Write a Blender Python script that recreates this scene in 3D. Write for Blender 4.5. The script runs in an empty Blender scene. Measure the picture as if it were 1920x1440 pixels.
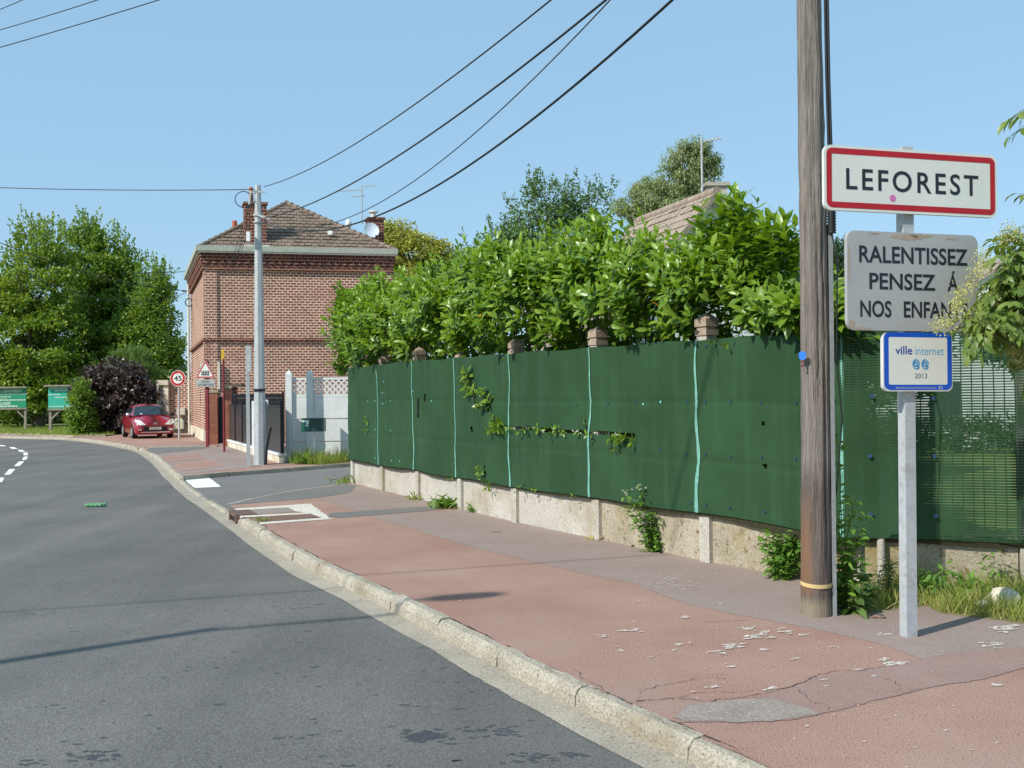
import bpy, bmesh, math, random
import numpy as np
from mathutils import Vector, Matrix
sc = bpy.context.scene
R = math.radians
# ------------------------------------------------------------------ camera
F, HC, PIT, ROL = 1900.0, 1.65, 0.0126, 0.012
fw = np.array([0, math.cos(PIT), math.sin(PIT)]); rt0 = np.array([1.0, 0, 0]); up0 = np.array([0, -math.sin(PIT), math.cos(PIT)])
rt = math.cos(ROL) * rt0 - math.sin(ROL) * up0
up = math.cos(ROL) * up0 + math.sin(ROL) * rt0
cd = bpy.data.cameras.new('camera'); cam = bpy.data.objects.new('camera', cd); sc.collection.objects.link(cam)
cd.sensor_width = 36; cd.lens = 36 * F / 1920; cd.clip_start = 0.05; cd.clip_end = 3000
cam.matrix_world = Matrix(((rt[0], up[0], -fw[0], 0), (rt[1], up[1], -fw[1], 0), (rt[2], up[2], -fw[2], HC), (0, 0, 0, 1)))
sc.camera = cam
# ------------------------------------------------------------------ light
SUN_EL, SUN_DIR = R(40), np.array([-0.79, -0.613])
w = bpy.data.worlds.new('World'); sc.world = w; w.use_nodes = True
nt = w.node_tree; bg = nt.nodes['Background']
sky = nt.nodes.new('ShaderNodeTexSky'); sky.sky_type = 'NISHITA'; sky.sun_disc = False
sky.sun_elevation = SUN_EL; sky.sun_rotation = math.atan2(SUN_DIR[0], SUN_DIR[1])
sky.air_density = 1.0; sky.dust_density = 0.6; sky.ozone_density = 1.6; sky.altitude = 50
# a thin summer haze evens the sky out: a quarter of the clear sky over an even pale blue
hz = nt.nodes.new('ShaderNodeMix'); hz.data_type = 'RGBA'; hz.inputs[0].default_value = 0.78; hz.inputs[7].default_value = (1.54, 2.66, 3.66, 1)
nt.links.new(sky.outputs[0], hz.inputs[6]); nt.links.new(hz.outputs[2], bg.inputs[0]); bg.inputs[1].default_value = 0.15
sd = bpy.data.lights.new('sun', 'SUN'); sd.energy = 3.3; sd.angle = R(0.53); sd.color = (1, 0.95, 0.86)
so = bpy.data.objects.new('sun', sd); sc.collection.objects.link(so)
so.rotation_euler = Vector((SUN_DIR[0] * math.cos(SUN_EL), SUN_DIR[1] * math.cos(SUN_EL), math.sin(SUN_EL))).to_track_quat('Z', 'Y').to_euler()
so.location = (-20, -15, 25)
sc.view_settings.view_transform = 'Standard'; sc.view_settings.look = 'None'; sc.view_settings.exposure = 0.52; sc.view_settings.gamma = 1
# ------------------------------------------------------------------ where a point of the photo lies in the world
def ray(px, py): return fw * F + rt * (px - 960) + up * (720 - py)
def G(px, py, z=0.0):
    d = ray(px, py); t = (z - HC) / d[2]; return np.array([d[0] * t, d[1] * t, z])
def D(px, py, y):
    d = ray(px, py); t = y / d[1]; return np.array([d[0] * t, y, HC + d[2] * t])
def proj(p):
    v = np.asarray(p, float) - np.array([0, 0, HC]); z = v @ fw
    return np.stack([960 + F * (v @ rt) / z, 720 - F * (v @ up) / z], -1)
def C(x0, y0, s): return lambda x, y: (x / s + x0, y / s + y0)
# ------------------------------------------------------------------ materials
def lin(r, g, b, k=1.0):
    f = lambda c: (c / 255 / 12.92 if c <= 10 else ((c / 255 + 0.055) / 1.055) ** 2.4) * k
    return (f(r), f(g), f(b), 1)
def newmat(name):
    m = bpy.data.materials.new(name); m.use_nodes = True
    return m, m.node_tree, m.node_tree.nodes['Principled BSDF']
def node(n, t, **kw):
    x = n.nodes.new(t)
    for k, v in kw.items():
        if k in ('i',):
            for a, b in v.items(): x.inputs[a].default_value = b
        else: setattr(x, k, v)
    return x
def mix(n, fac, a, b, mode='MIX'):
    x = n.nodes.new('ShaderNodeMix'); x.data_type = 'RGBA'; x.blend_type = mode
    for k, v in ((0, fac), (6, a), (7, b)):
        if isinstance(v, bpy.types.NodeSocket): n.links.new(v, x.inputs[k])
        elif v is not None: x.inputs[k].default_value = v
    return x.outputs[2]
def ramp(n, src, p0, p1):
    x = n.nodes.new('ShaderNodeMapRange'); x.inputs[1].default_value = p0; x.inputs[2].default_value = p1
    n.links.new(src, x.inputs[0]); return x.outputs[0]
def pmat(name, c1, c2, scale=3, rough=0.8, bump=0.2, fine=60, speck=None, sp_scale=180, sp_thr=(0.62, 0.68), metal=0.0, coords='Object', stretch=(1, 1, 1), spec=0.5, third=None, bdist=0.01, gr=0.22):
    """two-tone noise surface with fine grain, optional specks and a third stain colour"""
    m, n, b = newmat(name)
    tc = node(n, 'ShaderNodeTexCoord'); mp = node(n, 'ShaderNodeMapping'); mp.inputs[3].default_value = stretch
    n.links.new(tc.outputs[coords], mp.inputs[0]); v = mp.outputs[0]
    def noise(s, d=5, r=0.6):
        x = node(n, 'ShaderNodeTexNoise', i={2: s, 3: d, 4: r}); n.links.new(v, x.inputs[0]); return x.outputs[0]
    a = noise(scale); f = noise(fine, 3)
    col = mix(n, ramp(n, a, 0.3, 0.7), c1, c2)
    g = (1 - gr, 1 - gr, 1 - gr, 1); h = (1 + gr, 1 + gr, 1 + gr, 1)
    col = mix(n, 1.0, col, mix(n, ramp(n, f, 0.36, 0.64), g, h), 'MULTIPLY')
    if third: col = mix(n, ramp(n, noise(scale * 0.37, 6, 0.7), 0.52, 0.66), col, third)
    if speck: col = mix(n, ramp(n, noise(sp_scale, 2), *sp_thr), col, speck)
    n.links.new(col, b.inputs['Base Color']); b.inputs['Roughness'].default_value = rough; b.inputs['Metallic'].default_value = metal
    b.inputs['Specular IOR Level'].default_value = spec
    if bump:
        bp = node(n, 'ShaderNodeBump', i={0: bump, 1: bdist}); n.links.new(f, bp.inputs['Height']); n.links.new(bp.outputs[0], b.inputs['Normal'])
    return m
def leafmat(name, ca, cb, cc=None, rough=0.4, trans=0.35, tcol=None, spec=0.5):
    """leaf colours vary leaf by leaf (attribute rnd); part of the light goes through"""
    m, n, b = newmat(name)
    at = node(n, 'ShaderNodeAttribute', attribute_name='rnd')
    col = mix(n, at.outputs['Fac'], ca, cb)
    if cc: col = mix(n, ramp(n, at.outputs['Fac'], 0.9985, 0.999), col, cc)
    n.links.new(col, b.inputs['Base Color']); b.inputs['Roughness'].default_value = rough; b.inputs['Specular IOR Level'].default_value = spec
    t = node(n, 'ShaderNodeBsdfTranslucent'); tm = mix(n, 1.0, col, tcol or (1.9, 1.7, 0.7, 1), 'MULTIPLY'); n.links.new(tm, t.inputs[0])
    ms = node(n, 'ShaderNodeMixShader', i={0: trans}); n.links.new(b.outputs[0], ms.inputs[1]); n.links.new(t.outputs[0], ms.inputs[2])
    n.links.new(ms.outputs[0], n.nodes['Material Output'].inputs[0]); return m
def brickmat(name, c1, c2, mortar, bw=0.25, rh=0.125, ms=0.02, ua=0.716, ub=1.334, dirt=None, bump=0.5):
    m, n, b = newmat(name)
    g = node(n, 'ShaderNodeNewGeometry'); sp = node(n, 'ShaderNodeSeparateXYZ'); n.links.new(g.outputs['Position'], sp.inputs[0])
    def ma(op, a, c):
        x = node(n, 'ShaderNodeMath', operation=op)
        for k, q in ((0, a), (1, c)):
            if isinstance(q, bpy.types.NodeSocket): n.links.new(q, x.inputs[k])
            else: x.inputs[k].default_value = q
        return x.outputs[0]
    u = ma('ADD', ma('MULTIPLY', sp.outputs[0], ua), ma('MULTIPLY', sp.outputs[1], ub))
    cv = node(n, 'ShaderNodeCombineXYZ'); n.links.new(u, cv.inputs[0]); n.links.new(sp.outputs[2], cv.inputs[1])
    br = node(n, 'ShaderNodeTexBrick'); n.links.new(cv.outputs[0], br.inputs[0])
    br.inputs['Color1'].default_value = c1; br.inputs['Color2'].default_value = c2; br.inputs['Mortar'].default_value = mortar
    br.inputs['Scale'].default_value = 1; br.inputs['Mortar Size'].default_value = ms; br.inputs['Mortar Smooth'].default_value = 0.25; br.inputs['Bias'].default_value = -0.1
    br.inputs['Brick Width'].default_value = bw; br.inputs['Row Height'].default_value = rh
    nz = node(n, 'ShaderNodeTexNoise', i={2: 0.7, 3: 5, 4: 0.6}); n.links.new(g.outputs['Position'], nz.inputs[0])
    col = mix(n, 1.0, br.outputs[0], mix(n, ramp(n, nz.outputs[0], 0.3, 0.7), (0.78, 0.74, 0.72, 1), (1.18, 1.13, 1.08, 1)), 'MULTIPLY')
    n2 = node(n, 'ShaderNodeTexNoise', i={2: 9, 3: 3}); n.links.new(g.outputs['Position'], n2.inputs[0])
    col = mix(n, 1.0, col, mix(n, ramp(n, n2.outputs[0], 0.3, 0.7), (0.8, 0.8, 0.8, 1), (1.2, 1.2, 1.2, 1)), 'MULTIPLY')
    if dirt: col = mix(n, ramp(n, nz.outputs[0], 0.56, 0.75), col, dirt)
    n.links.new(col, b.inputs['Base Color']); b.inputs['Roughness'].default_value = 0.9
    bp = node(n, 'ShaderNodeBump', i={0: bump, 1: 0.01}); bp.invert = True; n.links.new(br.outputs[1], bp.inputs['Height']); n.links.new(bp.outputs[0], b.inputs['Normal'])
    return m
def plain(name, c, rough=0.5, metal=0.0, spec=0.5, coat=0.0):
    m, n, b = newmat(name)
    tc = node(n, 'ShaderNodeTexCoord'); x = node(n, 'ShaderNodeTexNoise', i={2: 6, 3: 4}); n.links.new(tc.outputs['Object'], x.inputs[0])
    n.links.new(mix(n, 1.0, c, mix(n, ramp(n, x.outputs[0], 0.3, 0.7), (0.9, 0.9, 0.9, 1), (1.07, 1.07, 1.07, 1)), 'MULTIPLY'), b.inputs['Base Color'])
    b.inputs['Roughness'].default_value = rough; b.inputs['Metallic'].default_value = metal; b.inputs['Specular IOR Level'].default_value = spec; b.inputs['Coat Weight'].default_value = coat
    return m
# ------------------------------------------------------------------ meshes and objects
WM = {}
def tag(o, label=None, cat=None, group=None, kind=None, category=None):
    cat = cat or category
    for k, v in (('label', label), ('category', cat), ('group', group), ('kind', kind)):
        if v: o[k] = v
    return o
def thing(name, label, cat, loc=(0, 0, 0), rz=0.0, group=None):
    o = bpy.data.objects.new(name, None); sc.collection.objects.link(o); o.empty_display_size = 0.2
    o.location = tuple(float(c) for c in loc); o.rotation_euler = (0, 0, rz)
    WM[o] = Matrix.Translation(o.location) @ Matrix.Rotation(rz, 4, 'Z'); return tag(o, label, cat, group)
class MB:
    def __init__(s): s.v = []; s.f = []; s.sm = []
    def add(s, vs, fs, smooth=False):
        k = len(s.v); s.v += [tuple(float(c) for c in p) for p in vs]; s.f += [tuple(k + i for i in f) for f in fs]; s.sm += [smooth] * len(fs); return s
    def hexa(s, c):  # 4 bottom corners then 4 top corners
        return s.add(c, [(3, 2, 1, 0), (4, 5, 6, 7), (0, 1, 5, 4), (1, 2, 6, 5), (2, 3, 7, 6), (3, 0, 4, 7)])
    def box(s, c, d, M=None, rz=0.0):
        x, y, z = d[0] / 2, d[1] / 2, d[2] / 2; M = M or Matrix.Rotation(rz, 3, 'Z')
        pts = [Vector(p) for p in ((-x, -y, -z), (x, -y, -z), (x, y, -z), (-x, y, -z), (-x, -y, z), (x, -y, z), (x, y, z), (-x, y, z))]
        return s.hexa([Vector(c) + M @ p for p in pts])
    def bar(s, a, b, wd, ht):  # square bar between two points
        a, b = Vector(a), Vector(b); d = (b - a); M = d.to_track_quat('Y', 'Z').to_matrix()
        return s.box((a + b) / 2, (wd, d.length, ht), M)
    def tube(s, pts, r, n=8, cap=True, smooth=True):
        pts = [Vector(tuple(map(float, p))) for p in pts]; rr = list(r) if hasattr(r, '__len__') else [r] * len(pts); k = len(pts); vs = []; fs = []
        ref = None
        for i, p in enumerate(pts):
            t = (pts[min(i + 1, k - 1)] - pts[max(i - 1, 0)]).normalized()
            if ref is None: ref = Vector((1, 0, 0)) if abs(t.x) < 0.9 else Vector((0, 1, 0))
            u = (ref - t * ref.dot(t)).normalized(); q = t.cross(u); ref = u
            vs += [p + (u * math.cos(2 * math.pi * j / n) + q * math.sin(2 * math.pi * j / n)) * rr[i] for j in range(n)]
        for i in range(k - 1):
            for j in range(n): fs.append((i * n + j, i * n + (j + 1) % n, (i + 1) * n + (j + 1) % n, (i + 1) * n + j))
        s.add(vs, fs, smooth)
        if cap:
            s.add(vs[:n], [tuple(range(n - 1, -1, -1))]); s.add(vs[-n:], [tuple(range(n))])
        return s
    def prism(s, poly, f, t0, t1):  # 2-D outline mapped by f(a,b,t)
        n = len(poly); vs = [f(a, b, t0) for a, b in poly] + [f(a, b, t1) for a, b in poly]
        return s.add(vs, [tuple(range(n - 1, -1, -1)), tuple(range(n, 2 * n))] + [(i, (i + 1) % n, n + (i + 1) % n, n + i) for i in range(n)])
    def grid(s, P, smooth=True, keep=None):
        P = np.asarray(P, float); a, b = P.shape[:2]; k = len(s.v); s.v += [tuple(p) for p in P.reshape(-1, 3).tolist()]
        for i in range(a - 1):
            for j in range(b - 1):
                if keep is None or keep[i, j]: s.f.append((k + i * b + j, k + (i + 1) * b + j, k + (i + 1) * b + j + 1, k + i * b + j + 1)); s.sm.append(smooth)
        return s
    def build(s, name, mt, parent=None, local=False, **tg):
        me = bpy.data.meshes.new(name); vs = s.v
        if parent is not None and not local:
            A = np.array(vs); Mi = np.array(WM[parent].inverted()); vs = (A @ Mi[:3, :3].T + Mi[:3, 3]).tolist()
        me.from_pydata(vs, [], s.f); me.polygons.foreach_set('use_smooth', s.sm); me.update()
        return link(name, me, mt, parent, **tg)
def link(name, me, mt, parent=None, **tg):
    if mt: me.materials.append(mt)
    o = bpy.data.objects.new(name, me); sc.collection.objects.link(o)
    if parent is not None: o.parent = parent; WM[o] = WM[parent]
    else: WM[o] = Matrix.Identity(4)
    return tag(o, **tg)
def dup(o, loc, rz=None, **tg):
    c = o.copy(); sc.collection.objects.link(c); c.location = tuple(float(x) for x in loc)
    if rz is not None: c.rotation_euler = (0, 0, rz)
    for ch in list(o.children): dupc(ch, c)
    return tag(c, **tg)
def dupc(o, p):
    c = o.copy(); sc.collection.objects.link(c); c.parent = p
    for ch in list(o.children): dupc(ch, c)
def rrect(wd, ht, r, n=6):
    out = []
    for cx, cy, a0 in ((wd / 2 - r, ht / 2 - r, 0), (-wd / 2 + r, ht / 2 - r, 90), (-wd / 2 + r, -ht / 2 + r, 180), (wd / 2 - r, -ht / 2 + r, 270)):
        for k in range(n + 1): a = R(a0 + 90 * k / n); out.append((cx + r * math.cos(a), cy + r * math.sin(a)))
    return out
def ring(mb, A, B, f, t):
    n = len(A); return mb.add([f(a, b, t) for a, b in A] + [f(a, b, t) for a, b in B], [(i, (i + 1) % n, n + (i + 1) % n, n + i) for i in range(n)])
def text_mb(body, cap, width=None, bold=0.0, x0=None, xc=0.0, zc=0.0, yoff=-0.002, space=1.0):
    """flat lettering in the local XZ plane facing -Y; cap = capital height"""
    cu = bpy.data.curves.new('t', 'FONT'); cu.body = body; cu.size = 1; cu.offset = bold; cu.space_character = space; cu.resolution_u = 4
    ob = bpy.data.objects.new('t', cu); sc.collection.objects.link(ob)
    me = bpy.data.meshes.new_from_object(ob); V = np.array([v.co[:] for v in me.vertices]); fs = [tuple(p.vertices) for p in me.polygons]
    bpy.data.objects.remove(ob); bpy.data.curves.remove(cu); bpy.data.meshes.remove(me)
    k = cap / 0.70; V = V * k
    if width:
        V[:, 0] *= width / (V[:, 0].max() - V[:, 0].min())
    lo, hi = V[:, 0].min(), V[:, 0].max()
    V[:, 0] += (x0 - lo) if x0 is not None else xc - (lo + hi) / 2
    return MB().add([(x, yoff, y - cap / 2 + zc) for x, y, _ in V], fs)
rng = np.random.default_rng(7); random.seed(7)
def leaf_mesh(name, Cc, Dd, Nn, L, Wd, mt, parent=None, shape='leaf', curl=0.15, rnd=None, **tg):
    """many leaves as one mesh: centres (bases), directions, normals"""
    Cc = np.asarray(Cc, float); n = len(Cc)
    Dd = Dd / (np.linalg.norm(Dd, axis=1, keepdims=True) + 1e-9)
    S = np.cross(Dd, Nn); S /= np.linalg.norm(S, axis=1, keepdims=True) + 1e-9; Nn = np.cross(S, Dd)
    L = np.broadcast_to(L, n)[:, None]; Wd = np.broadcast_to(Wd, n)[:, None]
    def P(t, s, h): return Cc + Dd * L * t + S * Wd * s + Nn * L * h
    if shape == 'leaf':
        V = np.stack([P(0, 0, 0), P(.28, .42, .05), P(.68, .44, .03 - curl * .3), P(1, 0, -curl), P(.68, -.44, .03 - curl * .3), P(.28, -.42, .05), P(.5, 0, -.02)], 1)
        fs = [(0, 6, 1), (1, 6, 2), (6, 3, 2), (0, 5, 6), (5, 4, 6), (6, 4, 3)]
    elif shape == 'blade':
        V = np.stack([P(0, .5, 0), P(0, -.5, 0), P(.55, -.4, .0), P(.55, .4, .0), P(1, 0, -curl)], 1); fs = [(0, 1, 2), (0, 2, 3), (3, 2, 4)]
    else:
        V = np.stack([P(0, 0, 0), P(.45, .5, .06), P(1, 0, -curl * .5), P(.45, -.5, .06)], 1); fs = [(0, 3, 2), (0, 2, 1)]
    k = V.shape[1]; V = V.reshape(-1, 3)
    if parent is not None:
        Mi = np.array(WM[parent].inverted()); V = V @ Mi[:3, :3].T + Mi[:3, 3]
    Fa = (np.array(fs)[None] + (np.arange(n) * k)[:, None, None]).reshape(-1)
    me = bpy.data.meshes.new(name); me.vertices.add(len(V)); me.vertices.foreach_set('co', V.astype(np.float32).ravel())
    me.loops.add(len(Fa)); me.loops.foreach_set('vertex_index', Fa.astype(np.int32)); nf = len(Fa) // 3
    me.polygons.add(nf); me.polygons.foreach_set('loop_start', np.arange(nf, dtype=np.int32) * 3)
    me.update(calc_edges=True)
    if shape == 'leaf': me.polygons.foreach_set('use_smooth', [True] * nf)
    at = me.attributes.new('rnd', 'FLOAT', 'POINT'); at.data.foreach_set('value', np.repeat(rng.random(n) if rnd is None else rnd, k).astype(np.float32))
    return link(name, me, mt, parent, **tg)
def rdirs(n):
    d = rng.normal(size=(n, 3)); return d / np.linalg.norm(d, axis=1, keepdims=True)
def crown(lobes, n_cl, per, cr, ll, lw, outer=0.5):
    """leaf positions: tufts through the volume of some ellipsoids, denser toward their outsides; tufts differ in size"""
    lobes = np.array(lobes, float); vol = np.prod(lobes[:, 3:], axis=1) ** 0.7; pick = rng.choice(len(lobes), n_cl, p=vol / vol.sum())
    d = rdirs(n_cl); r = outer + (1 - outer) * rng.random(n_cl) ** 0.6; r[rng.random(n_cl) < 0.12] *= 1.12
    cc = lobes[pick, :3] + d * r[:, None] * lobes[pick, 3:]; sc_ = .55 + .7 * rng.random(n_cl); cnt = np.maximum(6, (per * sc_ ** 2.2 * 1.1)).astype(int); ix = np.repeat(np.arange(n_cl), cnt); n = len(ix)
    q = rdirs(n) * (rng.random(n) ** .45)[:, None]; q[:, 2] *= .62; pos = cc[ix] + q * (cr * 1.75 * sc_[ix])[:, None]; out = q + d[ix] * .35 + [0, 0, .2]
    D_ = rdirs(n) * .75 + out * .9 + np.array([0, 0, -.12]); N_ = rdirs(n) * .55 + np.array([0, 0, .8]) + out * .7
    return pos, D_, N_, ll * (0.7 + .6 * rng.random(n)), lw * (0.7 + .6 * rng.random(n)), cc
def trunk(name, base, top, r, limbs, mt, parent, n=8):
    mb = MB(); base = np.array(base, float); top = np.array(top, float); k = 7
    pts = [base + (top - base) * i / (k - 1) + rng.normal(size=3) * r * .35 * (0 < i < k - 1) for i in range(k)]
    mb.tube(pts, [r * (1.25 if i == 0 else 1 - .75 * i / (k - 1)) for i in range(k)], n)
    for e in limbs:
        j = rng.integers(2, k - 1); a = pts[j]; e = np.array(e, float); mid = (a + e) / 2 + np.array([0, 0, .12]) * np.linalg.norm(e - a) + rng.normal(size=3) * .05
        mb.tube([a, mid, e], [r * .42, r * .25, r * .08], 5)
    return mb.build(name, mt, parent)
def sheet(name, pts, z, mt, jit=0.0, step=0.3, kind='structure', soft=0.0, **tg):
    """flat ground sheet with slightly uneven edges"""
    out = []; pts = [np.array(p[:2], float) for p in pts]
    for a, b in zip(pts, pts[1:] + pts[:1]):
        n = max(1, int(np.linalg.norm(b - a) / step)) if jit else 1
        for i in range(n): out.append(a + (b - a) * i / n + (rng.normal(size=2) * jit if i else 0))
    ar = sum(p[0] * q[1] - p[1] * q[0] for p, q in zip(out, out[1:] + out[:1]))
    if ar < 0: out = out[::-1]
    me = bpy.data.meshes.new(name); n = len(out)
    if not soft: me.from_pydata([(p[0], p[1], z) for p in out], [], [tuple(range(n))]); me.update()
    else:      # a rim whose attribute edge runs from 0 to 1, so the material can wear it away
        P = np.array(out); T = np.roll(P, -1, 0) - np.roll(P, 1, 0); T /= np.linalg.norm(T, axis=1, keepdims=True) + 1e-9; I = P + np.c_[-T[:, 1], T[:, 0]] * soft; O = P - np.c_[-T[:, 1], T[:, 0]] * soft * .6
        me.from_pydata([(p[0], p[1], z) for p in O] + [(p[0], p[1], z) for p in I], [], [(i, (i + 1) % n, n + (i + 1) % n, n + i) for i in range(n)] + [tuple(range(n, 2 * n))]); me.update()
        at = me.attributes.new('edge', 'FLOAT', 'POINT'); at.data.foreach_set('value', [0.0] * n + [1.0] * n)
    return link(name, me, mt, kind=kind, **tg)
def spline(P, n=8):
    P = [np.array(p, float) for p in P]; P = [2 * P[0] - P[1]] + P + [2 * P[-1] - P[-2]]; o = []
    for i in range(1, len(P) - 2):
        for k in range(n):
            t = k / n; a, b, c, d = P[i - 1:i + 3]
            o.append(.5 * (2 * b + (c - a) * t + (2 * a - 5 * b + 4 * c - d) * t * t + (3 * b - a - 3 * c + d) * t ** 3))
    return np.array(o + [P[-2]])
def offs(P, d):
    T = np.gradient(P[:, :2], axis=0); T /= np.linalg.norm(T, axis=1, keepdims=True); return P[:, :2] + np.stack([T[:, 1], -T[:, 0]], 1) * d
# colours -------------------------------------------------------------
M = {}
M['asphalt'] = pmat('asphalt', lin(96, 95, 93), lin(117, 115, 111), 0.45, 0.85, 0.6, 95, speck=lin(60, 61, 62), sp_scale=17, sp_thr=(.69, .73), third=lin(112, 110, 105), spec=.3, gr=.34)
M['asphalt_side'] = pmat('asphalt_side', lin(112, 111, 109), lin(122, 120, 117), 0.9, 0.9, 0.4, 110, spec=.3, gr=.28)
M['red_asphalt'] = pmat('red_asphalt', lin(157, 121, 108), lin(173, 143, 129), 0.7, 0.9, 0.6, 130, speck=lin(84, 66, 60), sp_scale=70, sp_thr=(.62, .7), third=lin(164, 138, 126), spec=.25, gr=.36)
M['grey_asphalt'] = pmat('grey_asphalt', lin(150, 132, 124), lin(158, 142, 134), 1.1, 0.9, 0.6, 130, speck=lin(92, 80, 76), sp_scale=70, sp_thr=(.64, .72), third=lin(146, 128, 120), spec=.25, gr=.26)
M['dull_red'] = pmat('dull_red', lin(148, 117, 108), lin(158, 133, 124), 1.2, 0.9, 0.5, 130, third=lin(150, 134, 128), spec=.25, gr=.2)
M['patch'] = pmat('patch', lin(140, 128, 120), lin(156, 144, 133), 5, 0.95, 0.7, 90, speck=lin(192, 184, 170), sp_scale=60, sp_thr=(.66, .7))
M['kerb'] = pmat('kerb_stone', lin(154, 146, 131), lin(178, 170, 154), 3, 0.95, 0.7, 70, speck=lin(118, 110, 96), sp_scale=45, sp_thr=(.6, .68), third=lin(146, 135, 114), bdist=.01, gr=.3)
M['gutter'] = pmat('gutter_concrete', lin(146, 138, 124), lin(170, 161, 145), 2.5, 0.95, 0.6, 70, speck=lin(120, 112, 98), sp_scale=30, sp_thr=(.62, .7))
M['paint'] = pmat('road_paint', lin(225, 224, 220), lin(238, 237, 233), 8, 0.8, 0.3, 90, speck=lin(150, 150, 148), sp_scale=45, sp_thr=(.66, .72))
M['oldpaint'] = pmat('old_paint', lin(206, 198, 184), lin(222, 216, 204), 8, 0.9, 0.4, 90, speck=lin(160, 132, 120), sp_scale=28, sp_thr=(.6, .66))
M['crack'] = plain('crack_dark', lin(62, 50, 46), 0.95)
M['tar'] = plain('tar_mark', lin(74, 77, 82), 0.7)
M['grass_ground'] = pmat('grass_ground', lin(96, 112, 48), lin(126, 136, 66), 3, 0.95, 0.8, 45, third=lin(140, 136, 84))
M['earth'] = pmat('earth', lin(120, 112, 70), lin(140, 130, 92), 6, 0.95, 0.8, 50)
M['concrete'] = pmat('concrete', lin(172, 166, 156), lin(192, 186, 176), 2.2, 0.9, 0.5, 60, speck=lin(150, 142, 126), sp_scale=24, sp_thr=(.62, .7), third=lin(160, 150, 128))
M['concrete_old'] = pmat('concrete_old', lin(150, 140, 118), lin(176, 166, 148), 2.6, 0.95, 0.6, 50, speck=lin(120, 106, 76), sp_scale=16, sp_thr=(.6, .68), third=lin(144, 130, 88))
M['concrete_pale'] = pmat('concrete_pale', lin(204, 207, 205), lin(216, 218, 215), 2.0, 0.9, 0.3, 50, third=lin(198, 201, 198), gr=.08)
M['cap'] = pmat('cap_concrete', lin(150, 132, 116), lin(176, 158, 142), 8, 0.95, 0.8, 70)
M['steel'] = pmat('galvanised', lin(170, 174, 176), lin(184, 188, 189), 5, 0.55, 0.05, 30, metal=0.1, speck=lin(160, 162, 162), sp_scale=14, sp_thr=(.52, .7), gr=.07)
M['white'] = plain('white_paint', lin(226, 228, 226), 0.5)
M['black'] = plain('black_paint', lin(24, 27, 33), 0.35)
M['cable'] = plain('black_cable', lin(26, 28, 32), 0.6)
M['maroon'] = plain('maroon_paint', lin(124, 36, 44), 0.5)
M['cream'] = pmat('cream_paint', lin(206, 204, 186), lin(216, 214, 198), 3, 0.6, 0.1, 40)
M['brick'] = brickmat('brick_wall', lin(146, 96, 81), lin(114, 73, 63), lin(220, 196, 175), bw=.23, rh=.108, ms=0.02, dirt=lin(132, 88, 76))
M['brick_dark'] = brickmat('brick_dark', lin(112, 58, 46), lin(78, 42, 38), lin(176, 150, 132), ms=0.012)
M['brick_red'] = brickmat('brick_red', lin(152, 96, 74), lin(136, 84, 66), lin(150, 108, 88), ms=0.01)
M['stone'] = pmat('pale_stone', lin(206, 196, 176), lin(222, 212, 194), 3, 0.9, 0.3, 40, third=lin(186, 174, 150))
M['tile'] = pmat('roof_tile', lin(110, 95, 82), lin(136, 118, 103), 1.6, 0.85, 0.2, 20, third=lin(134, 120, 106), gr=.14)
M['tile_light'] = pmat('roof_tile_light', lin(148, 132, 118), lin(168, 152, 138), 1.6, 0.85, 0.4, 20, third=lin(140, 126, 112))
M['bark'] = pmat('bark', lin(84, 74, 62), lin(112, 100, 86), 5, 0.95, 0.8, 30, stretch=(1, 1, .25))
M['stem'] = plain('green_stem', lin(92, 108, 52), 0.7)
M['timber'] = pmat('weathered_timber', lin(128, 118, 104), lin(156, 146, 132), 4, 0.9, 0.5, 40, stretch=(1, 1, .2))
def worn(m0, name, edge=True, sc_=14.0, amt=1.0, keep=.5):
    """a copy of a surface that is worn through: ragged at its rim (edge) or broken up all over"""
    m = m0.copy(); m.name = name; n = m.node_tree; b = n.nodes['Principled BSDF']; g = node(n, 'ShaderNodeNewGeometry'); nz = node(n, 'ShaderNodeTexNoise', i={2: sc_, 3: 6, 4: .7}); n.links.new(g.outputs['Position'], nz.inputs[0])
    if edge:
        at = node(n, 'ShaderNodeAttribute', attribute_name='edge'); ad = node(n, 'ShaderNodeMath', operation='ADD'); n.links.new(at.outputs['Fac'], ad.inputs[0]); n.links.new(nz.outputs[0], ad.inputs[1]); fac = ramp(n, ad.outputs[0], .86, .96)
    else: fac = ramp(n, nz.outputs[0], keep - .04, keep + .04)
    mu = node(n, 'ShaderNodeMath', operation='MULTIPLY'); n.links.new(fac, mu.inputs[0]); mu.inputs[1].default_value = amt
    ms = node(n, 'ShaderNodeMixShader'); tr = node(n, 'ShaderNodeBsdfTransparent'); n.links.new(mu.outputs[0], ms.inputs[0]); n.links.new(tr.outputs[0], ms.inputs[1]); n.links.new(b.outputs[0], ms.inputs[2]); n.links.new(ms.outputs[0], n.nodes['Material Output'].inputs[0]); return m
M['grey_worn'] = worn(M['grey_asphalt'], 'grey_asphalt_worn', True, 9); M['dull_worn'] = worn(M['dull_red'], 'dull_red_worn', True, 11); M['patch_worn'] = worn(M['patch'], 'patch_worn', True, 11); M['fleck'] = worn(M['oldpaint'], 'paint_fleck', False, 48, 1, .47); M['crack_worn'] = worn(M['crack'], 'crack_worn', False, 16, .8, .45); M['tar_worn'] = worn(M['tar'], 'tar_worn', False, 40, .8, .42)
n = M['asphalt'].node_tree; b_ = n.nodes['Principled BSDF']; src = b_.inputs['Base Color'].links[0].from_socket; g = node(n, 'ShaderNodeNewGeometry')   # faint tracks worn along the road
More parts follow.
